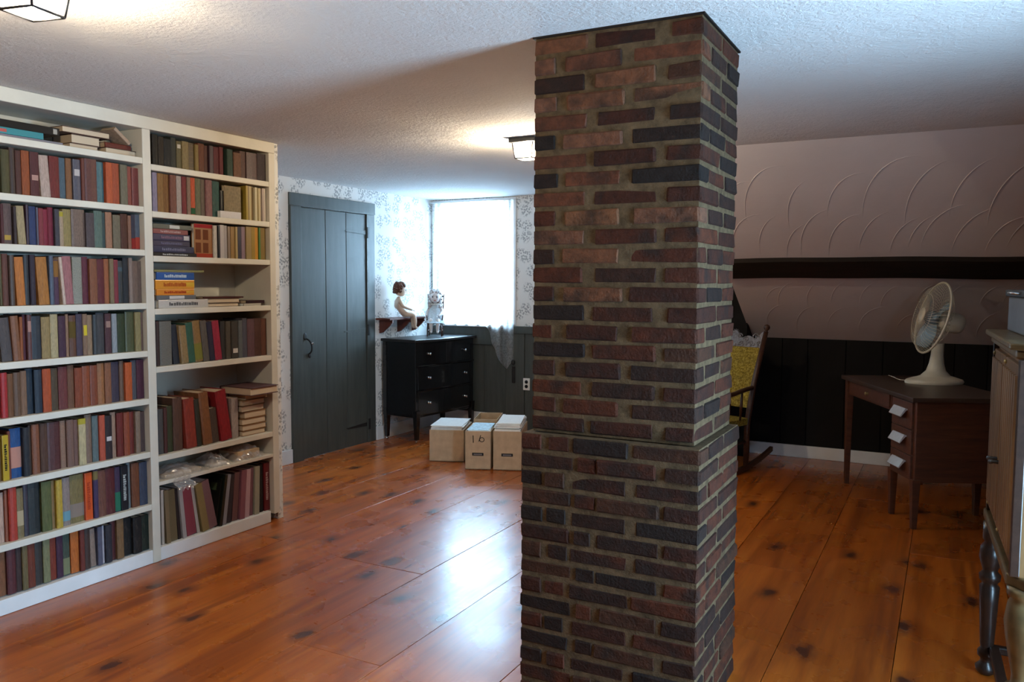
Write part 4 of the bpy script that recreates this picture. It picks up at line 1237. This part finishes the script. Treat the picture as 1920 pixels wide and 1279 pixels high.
# faces -Y in its own frame
MB().box((-.075, -.070, .118), (.075, .070, .130)).build('seat', M_darkwood, ch, .004)
for s in (-1, 1):
    MB().tube([(s*.070, -.075, 0), (s*.064, -.060, .12)], [.0065,.008], 8).build('leg', M_darkwood, ch)
    MB().tube([(s*.068, .080, 0), (s*.064, .062, .12), (s*.078, .095, .405)], [.0065,.008,.006], 8).build('back_post', M_darkwood, ch)
    MB().tube([(s*.068, -.055, .128), (s*.078, -.050, .195), (s*.080, .075, .210)], .006, 6).build('arm', M_darkwood, ch)
    MB().tube([(s*.067, -.066, .055), (s*.066, .072, .055)], .004, 6).build('stretcher', M_darkwood, ch)
MB().tube([(-.067, -.066, .075), (.067, -.066, .075)], .004, 6).build('stretcher', M_darkwood, ch)
MB().tube([(-.067, -.066, .050), (.067, -.066, .050)], .004, 6).build('stretcher', M_darkwood, ch)
for z, y in ((.25, .078), (.31, .086), (.37, .093)): MB().box((-.072, y-.004, z), (.072, y+.004, z+.022)).build('back_slat', M_darkwood, ch, .002)
d2_ = empty('doll', (CHX, CHY, CHZ+.131), math.radians(28)); tag(d2_, 'pale doll with long silvery hair seated in the small chair', 'doll')
vs = [(0,.020,.040), (0,.030,.10), (0,.030,.145), (0,.026,.172), (0,.024,.190)]; rad = [.045,.036,.038,.020,.019]; es = [(0,1),(1,2),(2,3),(3,4)]
for s in (-1, 1):
    chain(0, [(s*.030,-.030,.026), (s*.032,-.085,.020), (s*.032,-.092,-.035), (s*.032,-.090,-.085), (s*.032,-.112,-.098)], [.030,.022,.019,.014,.013])
chain(2, [(-.050,.025,.145), (-.080,.010,.095), (-.082,-.030,.060), (-.085,-.050,.045)], [.020,.017,.013,.010])
chain(2, [(.050,.025,.145), (.070,-.005,.100), (.050,-.060,.070), (.035,-.080,.062)], [.020,.017,.013,.010])
skin('body', vs, es, rad, M_porcelain, d2_)
fingers(d2_, (-.086,-.056,.040), (-.1,-1,-.4), (1,0,0), M_porcelain, 1.0); fingers(d2_, (.029,-.087,.060), (-.5,-1,-.2), (0,0,1), M_porcelain, 1.0)
head_parts(d2_, (0, .018, .248), .118, (0, -1, -.02), M_porcelain, M_wig, True, 9)
def dress(u, v):   # gathered dress from the neck over the lap
    a = 2*PI*u; k = v
    rx = .030+.048*min(1, k*2.2)+.030*max(0, k-.45); ry = .024+.028*min(1, k*2.2)
    w = 1+.07*math.sin(a*13)*k
    z = .178-.150*min(1, k*1.35)-(.10*max(0, k-.70) if math.sin(a) < 0 else .02*k)
    y = .026-(.085*max(0, (k-.45)/.55) if math.sin(a) < .2 else 0)
    return (rx*w*math.cos(a), y+ry*w*math.sin(a)*(1.3 if math.sin(a) < 0 else 1), z)
MB().grid(dress, 52, 16).build('dress', M_dress, d2_)
cl_ = MB()
for k in range(14):
    a = 2*PI*k/14; cl_.ell((.040*math.cos(a), .026+.034*math.sin(a), .176), (.016, .016, .007), 8, 6)
cl_.build('lace_collar', M_page_white, d2_)

# ================================================================== CARDBOARD BOXES
def carton(o, w, d, h, label, empty_top=False):
    rz = math.atan2(.37, .93); r = empty('cardboard_box', (o[0], o[1], 0), rz); tag(r, label, 'box', 'cardboard boxes on the floor')
    t = .005
    MB().box((0, 0, .001), (w, d, .008)).build('bottom', M_kraft_in, r)
    for a, b in (((0, 0, .001), (w, t, h)), ((0, d-t, .001), (w, d, h)), ((0, t, .001), (t, d-t, h)), ((w-t, t, .001), (w, d-t, h))):
        MB().box(a, b).build('side_panel', M_kraft, r, .001)
    return r, rz
def papers(o, rz, w, d, z, n, label, seed, tint=None):
    rnd = random.Random(seed); c = Vector((math.cos(rz), math.sin(rz), 0)); v = Vector((-math.sin(rz), math.cos(rz), 0))
    ctr = Vector((o[0], o[1], 0))+c*(w/2)+v*(d/2)
    r = empty('paper_stack', (ctr.x, ctr.y, .0085), rz); tag(r, label, 'papers', 'papers filling the cardboard boxes')
    MB().box((-w/2+.008, -d/2+.008, 0), (w/2-.008, d/2-.008, z-.0085-.022)).build('lower_sheets', M_page_white, r)
    zz = z-.0085-.022
    for k in range(n):
        a = rnd.uniform(-.035, .035); th = rnd.uniform(.003, .009); q = rnd.uniform(.80, .93)
        m = M_page_white if not (tint and k % 3 == 1) else tint
        s = MB().box((-w/2*q, -d/2*q, 0), (w/2*q, d/2*q, th)).build('sheets', m, r, .001); s.location = (rnd.uniform(-.006, .006), rnd.uniform(-.008, .008), zz+.0003); s.rotation_euler.z = a; zz += th+.0003
    return r
M_bluepaper = simple('pale_blue_print', (.45, .62, .72), .6, .35, 40, .3)
u_, v_ = Vector((.929, .370, 0)), Vector((-.370, .929, 0))
b1, rz = carton((-3.720, 5.536), .285, .43, .262, 'plain cardboard box of papers nearest the dresser')
papers((-3.720, 5.536), rz, .285, .43, .285, 5, 'white papers heaped in the box nearest the dresser', 1)
b2, rz = carton((-3.310, 5.428), .200, .40, .305, 'cardboard box of papers with marker writing on its front')
papers((-3.310, 5.428), rz, .200, .40, .300, 5, 'blue and white papers in the box with marker writing', 2, M_bluepaper)
b3, rz = carton((-3.104, 5.510), .222, .50, .310, 'cardboard box of pale papers touching the brick chimney in view')
papers((-3.104, 5.510), rz, .222, .50, .345, 7, 'tall pile of pale papers in the right-hand box', 3)
o4 = Vector((-3.310, 5.428, 0))+v_*.425
b4, rz = carton((o4.x, o4.y), .200, .36, .330, 'open cardboard box behind the one with marker writing')
MB().box((.006, .006, .15), (.194, .354, .16)).build('inner_flap', M_kraft_in, b4)
# hand-written number and hand holes, on the box fronts (front face is local y = 0)
w = MB()
w.tube([(.062, -.001, .272), (.064, -.001, .215)], .0032, 6)
w.tube([(.122, -.001, .275), (.108, -.001, .225)], .0028, 6)
w.tube([(.132+.018*math.cos(a), -.001, .240+.017*math.sin(a)) for a in [2*PI*i/14 for i in range(14)]], .0026, 6, True)
w.build('marker_writing', M_ink, b2)
for b, x in ((b2, .100), (b3, .110)):
    q = MB()
    for i in range(12):
        pass
    q.prism([(x-.045, .112), (x+.045, .112), (x+.045, .135), (x-.045, .135)], -.0012, .0005, 'Y')
    hh = q.build('hand_hole_print', M_ink, b)
    MB().prism([(x-.034, .117), (x+.034, .117), (x+.034, .128), (x-.034, .128)], -.0022, -.001, 'Y').build('print_centre', simple('grey_print', (.16, .15, .16), .8), hh)

# outlet on the window wall
ot = empty('wall_outlet', (-3.555, YB-.0365, .495)); tag(ot, 'white double wall outlet beside the chimney', 'outlet')
MB().box((-.036, -.006, -.058), (.036, 0, .058)).build('cover_plate', M_outlet, ot, .002)
for z in (-.022, .022): MB().lathe([(.017, 0), (.017, .003)], 14, Matrix.Translation((0, -.006, z)) @ Matrix.Rotation(PI/2, 4, 'X')).build('socket', M_ink, ot)

# ================================================================== ROCKING CHAIR
fx, fy = -.35, -.937
rc = empty('rocking_chair', (-1.66, 6.31, 0), math.atan2(fy, fx)-PI/2)    # local +Y is the way it faces
tag(rc, 'dark carved rocking chair with yellow upholstered back behind the chimney', 'chair')
for s in (-1, 1):
    pts = [(s*.25, -.58+1.14*i/16, .020+.13*((i/16-.50)*1.9)**2) for i in range(17)]
    rk = MB()
    rk.grid(lambda u, v: (s*.25+(-.014, .014, .014, -.014, -.014)[int(round(v*4))], pts[int(round(u*16))][1], pts[int(round(u*16))][2]+(-.018, -.018, .018, .018, -.018)[int(round(v*4))]), 16, 4, False)
    rk.build('rocker', M_darkwood, rc)
    # back post, leaning back; it carries a ball finial
    MB().tube([(s*.245, -.22, .045), (s*.245, -.225, .38), (s*.255, -.295, .70), (s*.27, -.42, 1.085)], [.020,.024,.022,.018], 10).build('back_post', M_darkwood, rc)
    M = Matrix.Translation((s*.27, -.42, 1.085)) @ Matrix.Rotation(.31, 4, 'X')
    MB().lathe([(.014, 0), (.020, .006), (.011, .014), (.013, .02), (.023, .034), (.025, .046), (.020, .060), (.004, .068)], 14, M).build('finial', M_darkwood, rc)
    MB().tube([(s*.25, .22, .05), (s*.25, .22, .20), (s*.25, .22, .28), (s*.26, .23, .40), (s*.27, .20, .63)], [.016,.022,.016,.022,.015], 10).build('front_leg', M_darkwood, rc)
    MB().tube(chaikin([(s*.25, -.30, .66), (s*.275, -.12, .655), (s*.29, .08, .63), (s*.285, .24, .650), (s*.28, .28, .625)]), [.017]*18 if False else .018, 10).build('arm', M_darkwood, rc)
    for y in (-.10, .06): MB().tube([(s*.262, y, .42), (s*.270, y, .54), (s*.275, y, .645)], [.008,.012,.008], 8).build('arm_spindle', M_darkwood, rc)
    MB().tube([(s*.245, -.20, .24), (s*.25, .20, .22)], .011, 8).build('stretcher', M_darkwood, rc)
MB().tube([(-.25, .21, .20), (.25, .21, .20)], .012, 8).build('stretcher', M_darkwood, rc)
st = MB().grid(lambda u, v: ((u-.5)*(.50+.04*v), -.23+.48*v, .425+.035*math.sin(PI*u)*math.sin(PI*v)), 14, 14)
st.box((-.26, -.235, .375), (.26, .245, .424)); st.build('seat', M_uphol, rc)
def backp(u, v, o=0): 
    z = .50+.47*v; t = (z-.38)/.705; y = -.225-.195*max(0, t)**1.2
    return ((u-.5)*(.47+.03*v), y+.028*math.sin(PI*u)*math.sin(PI*v)+o, z)
bkp = MB().grid(lambda u, v: backp(u, v), 12, 12); bkp.grid(lambda u, v: backp(u, v, -.045-.05*math.sin(PI*u)*math.sin(PI*v)), 12, 12, True, None, True)
bkp.build('back_cushion', M_uphol, rc)
# carved crest rail with scrolls
def crestz(x): return .075+.040*math.cos(x/.26*PI*1.0)**2+.018*math.cos(x/.26*PI*4)
cr = MB(); pl = [(-.262+.524*i/40, 0) for i in range(41)]; ptop = [(x, crestz(x)) for x, _ in reversed(pl)]
cr.prism(pl+ptop, -.010, .010, 'Y', Matrix.Translation((0, -.385, .965)) @ Matrix.Rotation(.31, 4, 'X'))
crest = cr.build('crest_rail', M_crest_sheen, rc)
orn = MB(); Mo = Matrix.Translation((0, -.385, .965)) @ Matrix.Rotation(.31, 4, 'X')
for s in (-1, 1):
    for cx, cz, r0, tn in ((.19, .085, .030, 1), (.11, .060, .026, -1), (.05, .085, .024, 1), (.16, .030, .020, -1), (.07, .028, .018, 1), (.225, .035, .016, 1)):
        pts = [Mo @ Vector((s*(cx+tn*r0*(1-k/22)*math.cos(k*.42)), .012, cz+r0*(1-k/22)*math.sin(k*.42))) for k in range(20)]
        orn.tube(pts, [.0050]*20, 6)
    for k in range(7): orn.ell((0, 0, 0), (.010, .006, .012), 8, 6, Mo @ Matrix.Translation((s*(.02+.034*k), .012, .012+.01*(k % 2))))
for k in range(7):
    a = math.radians(20+k*23); orn.tube([Mo @ Vector((.012*math.cos(a), .008, .100+.012*math.sin(a))), Mo @ Vector((.042*math.cos(a), .006, .100+.045*math.sin(a)))], [.006, .003], 6)
orn.build('carved_scrolls', M_crest_sheen, crest)

# ================================================================== DESK
DA = Vector((.4227, -.9063, 0)); DB = Vector((.9063, .4227, 0))
dk = empty('desk', (-.642, 6.428, 0), math.atan2(DA.y, DA.x))     # local +X along the front, local +Y away from the front
tag(dk, 'small walnut desk with three pale-handled drawers under the sloped ceiling', 'desk')
LN, DP, ZT = 1.160, .58, .800
MB().box((-.035, -.025, ZT-.028), (LN+.025, DP+.02, ZT)).build('top', M_desk_top, dk, .004)
MB().box((.035, .012, .665), (.790, .03, ZT-.029)).build('apron', M_desk, dk, .003)
dr = MB().box((.06, .002, .680), (.775, .014, ZT-.034)).build('drawer', M_desk, dk, .003)
MB().lathe([(.010, 0), (.006, .008), (.013, .018), (.004, .024)], 12, Matrix.Translation((.42, .002, .722)) @ Matrix.Rotation(PI/2, 4, 'X')).build('knob', M_brass, dr)
MB().box((.80, .014, .285), (LN-.005, DP-.01, ZT-.029)).build('pedestal', M_desk, dk, .004)
for za, zb in ((.600, .762), (.445, .592), (.292, .437)):
    dw = MB().box((.83, .000, za), (LN-.038, .016, zb)).build('drawer', M_desk, dk, .003)
    zc = (za+zb)/2+.012; xc = .83+(LN-.038-.83)/2
    M = Matrix.Translation((xc, 0, zc))
    MB().prism([(0, .022), (-.014, .026), (-.044, -.022), (-.040, -.027), (-.006, .014), (0, .014)], -.085, .085, 'X', M).build('handle', M_alu, dw)
MB().box((.03, DP-.03, .30), (.80, DP-.014, ZT-.03)).build('modesty_panel', M_desk, dk, .002)
MB().box((.0, .05, .66), (.02, DP-.05, ZT-.03)).build('side_rail', M_desk, dk, .002)
for x, y in ((.018, .02), (.018, DP-.03), (.818, .025), (LN-.02, .025), (LN-.02, DP-.03), (.818, DP-.03)):
    a, b = .024, .015; zt = ZT-.03 if x < .5 else .30
    MB().add([(x-b, y-b, 0), (x+b, y-b, 0), (x+b, y+b, 0), (x-b, y+b, 0), (x-a, y-a, zt), (x+a, y-a, zt), (x+a, y+a, zt), (x-a, y+a, zt)], [(0,3,2,1),(4,5,6,7),(0,1,5,4),(1,2,6,5),(2,3,7,6),(3,0,4,7)]).build('leg', M_desk, dk, .002)

# ================================================================== DESK FAN
fn = empty('desk_fan', (-.050, 6.235, .8005), 0); tag(fn, 'cream oscillating desk fan standing on the desk', 'fan')
bs = MB()
def basef(u, v):     # oval foot rising into the neck, wider across the picture
    a = 2*PI*u
    prof = [(1.0, 0), (1.02, .012), (.97, .026), (.80, .036), (.52, .052), (.34, .085), (.255, .135), (.215, .19), (.205, .235), (.205, .27)]
    k = v*(len(prof)-1); i = min(int(k), len(prof)-2); t = k-i
    r = prof[i][0]*(1-t)+prof[i+1][0]*t; z = prof[i][1]*(1-t)+prof[i+1][1]*t
    ex = .190*r; ey = .125*r if r > .5 else .125*r*.95+.01
    q = Vector((ex*math.cos(a), ey*math.sin(a), z)); c, s = .882, .471
    sh_ = -.02*(1-v)
    return (c*q.x-s*q.y+sh_*c, s*q.x+c*q.y+sh_*s, q.z)
bs.grid(basef, 40, 27); bs.build('base', M_fan, fn)
bt = MB()
for k in range(4): bt.box((-.15+.022*k, -.012, .026), (-.136+.022*k, .006, .034), Matrix.Rotation(math.radians(28), 4, 'Z'))
bt.build('speed_buttons', M_fan, fn)
ax = Vector((-.90, -.36, .25)).normalized()
hub = Vector((-.040, -.02, .445))
e1 = Vector((0,0,1)); e1 = (e1-ax*e1.dot(ax)).normalized(); e2 = ax.cross(e1)
FM = Matrix(((e2.x, e1.x, ax.x, hub.x), (e2.y, e1.y, ax.y, hub.y), (e2.z, e1.z, ax.z, hub.z), (0,0,0,1)))   # local z = axis, outward
MB().lathe([(.02, -.200), (.055, -.195), (.068, -.17), (.070, -.12), (.062, -.06), (.05, -.045)], 22, FM).build('motor_housing', M_fan, fn)
RC = .245
def ring(r, z, t, n=48): return [FM @ Vector((r*math.cos(2*PI*k/n), r*math.sin(2*PI*k/n), z)) for k in range(n)]
cg = empty('x') if False else None
rim = MB().tube(ring(RC, .0, 0), .0075, 8, True); rim.build('cage_rim', M_fan, fn)
for sgn, nm in ((1, 'front_grille'), (-1, 'rear_grille')):
    g = MB()
    for k in range(56):
        a = 2*PI*k/56; pts = []
        for t in (0, .25, .5, .75, 1):
            r = .05+(RC-.05)*t; z = sgn*(.075 if sgn > 0 else .060)*math.sqrt(max(0, 1-t**3))
            tw = a+.25*(1-t)
            pts.append(FM @ Vector((r*math.cos(tw), r*math.sin(tw), z)))
        g.tube(pts, .0011, 4, cap=False)
    g.tube(ring(.15, sgn*.070, 0), .0014, 4, True); g.tube(ring(.05, sgn*.075, 0), .002, 4, True)
    g.build(nm, M_fan, fn)
MB().lathe([(.05, .072), (.048, .080), (.02, .084), (.002, .084)], 22, FM).build('centre_badge', M_fan, fn)
MB().lathe([(.045, -.03), (.045, .03), (.03, .045), (.004, .048)], 18, FM).build('blade_hub', M_blade, fn)
for k in range(3):
    a0 = 2*PI*k/3+.4
    def bl(u, v, a0=a0):
        r = .035+.175*v; sw = 1.25*(math.sin(PI*min(1, .25+v*.70)))
        a = a0+(u-.5)*sw+.35*v
        return FM @ Vector((r*math.cos(a), r*math.sin(a), -.028+.056*u))
    bl_ = MB().grid(bl, 12, 10); bl_.grid(lambda u, v: bl(u, v)+ax*.0025, 12, 10, True, None, True); bl_.build('blade', M_blade, fn)
MB().tube(chaikin([(-.13, -.06, .02), (-.22, -.06, .012), (-.27, -.02, .03), (-.30, .02, .035)]), .0025, 6).build('power_cord', M_fan, fn)

# ================================================================== TALL CABINET AT THE RIGHT EDGE
cb = empty('console_cabinet', (.160, 3.55, 0), math.radians(2.2)); tag(cb, 'antique fluted wood cabinet on turned legs at the right edge', 'cabinet')
# local frame: left side is x = 0, it runs from y = 0 (far) to y = -.83 (near)
W_, D_ = .83, .83  # depth beyond the frame is made up so the body shades the desk
MB().box((.012, -W_+.012, .62), (D_, -.012, 1.255)).build('body', M_cab, cb, .004)
cor = MB().prism([(-.012, .012), (-.012, -W_+.05), (.040, -W_-.014), (D_+.01, -W_-.014), (D_+.01, .012)], .585, .622, 'Z'); 
cor.build('lower_moulding', M_cabgilt, cb, .008, 3)
MB().prism([(-.012, .012), (-.012, -W_+.05), (.040, -W_-.014), (D_+.01, -W_-.014), (D_+.01, .012)], 1.255, 1.282, 'Z').build('upper_moulding', M_cabgilt, cb, .007, 3)
MB().prism([(-.030, .030), (-.030, -W_+.03), (.030, -W_-.032), (D_+.02, -W_-.032), (D_+.02, .030)], 1.282, 1.302, 'Z').build('top', M_cabgilt, cb, .005)
for k, (ya, yb) in enumerate(((-.045, -.405), (-.425, -W_+.045))):
    dd = MB().box((-.002, yb, .645), (.014, ya, 1.235)).build('door', M_cab, cb, .003)
    n = 7
    for i in range(n):
        y = ya-(i+.5)*(ya-yb)/n
        MB().prism([(-.003, y-.019), (-.010, y-.012), (-.012, y), (-.010, y+.012), (-.003, y+.019)][::-1], .675, 1.205, 'Z').build('flute', M_cab, dd)
    hy = yb+.02 if k == 0 else ya-.02
    h_ = MB().tube([(-.004, hy, .885), (-.026, hy+.004, .885), (-.032, hy+.030, .880)], [.007,.006,.009], 8); h_.build('door_pull', M_iron, dd)
    for z in (.66, 1.22):
        MB().lathe([(.006, 0), (.008, .004), (.003, .008)], 8, Matrix.Translation((-.002, ya-.02, z)) @ Matrix.Rotation(-PI/2, 4, 'Y')).build('hinge_stud', M_brass, dd)
MB().box((-.006, -.035, .622), (.02, -.010, 1.255)).build('corner_post', M_cabdark, cb, .003)
MB().box((-.006, -W_+.010, .622), (.02, -W_+.035, 1.255)).build('corner_post', M_cabdark, cb, .003)
for k in range(2):
    x0, x1 = .06+k*.36, .06+k*.36+.33
    MB().box((x0, -W_-.002, .66), (x1, -W_+.014, 1.22)).build('end_panel', M_cab, cb, .006)
LEG = [(.020,.0), (.034,.012), (.037,.030), (.022,.045), (.019,.060), (.030,.072), (.031,.090), (.021,.104), (.024,.12), (.031,.26), (.034,.34), (.024,.352), (.035,.365), (.037,.385), (.024,.400), (.030,.415), (.040,.450), (.036,.490), (.022,.510), (.030,.520), (.030,.586)]
NEAR = [(.030,.0), (.055,.012), (.060,.035), (.040,.055), (.035,.070), (.050,.10), (.066,.15), (.070,.19), (.058,.235), (.035,.262), (.045,.272), (.047,.282), (.032,.292), (.030,.32), (.038,.36), (.050,.43), (.056,.48), (.048,.535), (.040,.55), (.052,.562), (.052,.586)]
for x, y, pr, m in ((.014, -.06, LEG, M_cabdark), (.045, -W_+.05, NEAR, M_cabgilt), (D_-.05, -.06, LEG, M_cabdark), (D_-.05, -W_+.05, NEAR, M_cabgilt)):
    MB().lathe(pr, 24, Matrix.Translation((x, y, 0))).build('turned_leg', m, cb)
MB().box((.02, -W_+.06, .085), (.055, -.06, .115)).build('stretcher', M_cabdark, cb, .006)
MB().box((.035, -.075, .085), (D_-.05, -.045, .115)).build('stretcher', M_cabdark, cb, .006)
# tin box on the cabinet
tb = empty('storage_tin', (.245, 3.36, 1.3027), math.radians(3.5)); tag(tb, 'blue-grey tin box with a dark lid on the fluted cabinet', 'box')
MB().box((-.04, -.46, 0), (.26, .155, .125)).build('body', M_bluebox, tb, .006)
MB().box((-.050, -.47, .125), (.27, .165, .150)).build('lid', M_iron, tb, .004)
MB().tube([(-.055, -.22, .137), (-.075, -.20, .140), (-.075, -.12, .140), (-.055, -.10, .137)], .004, 6).build('lid_handle', M_steel, tb)
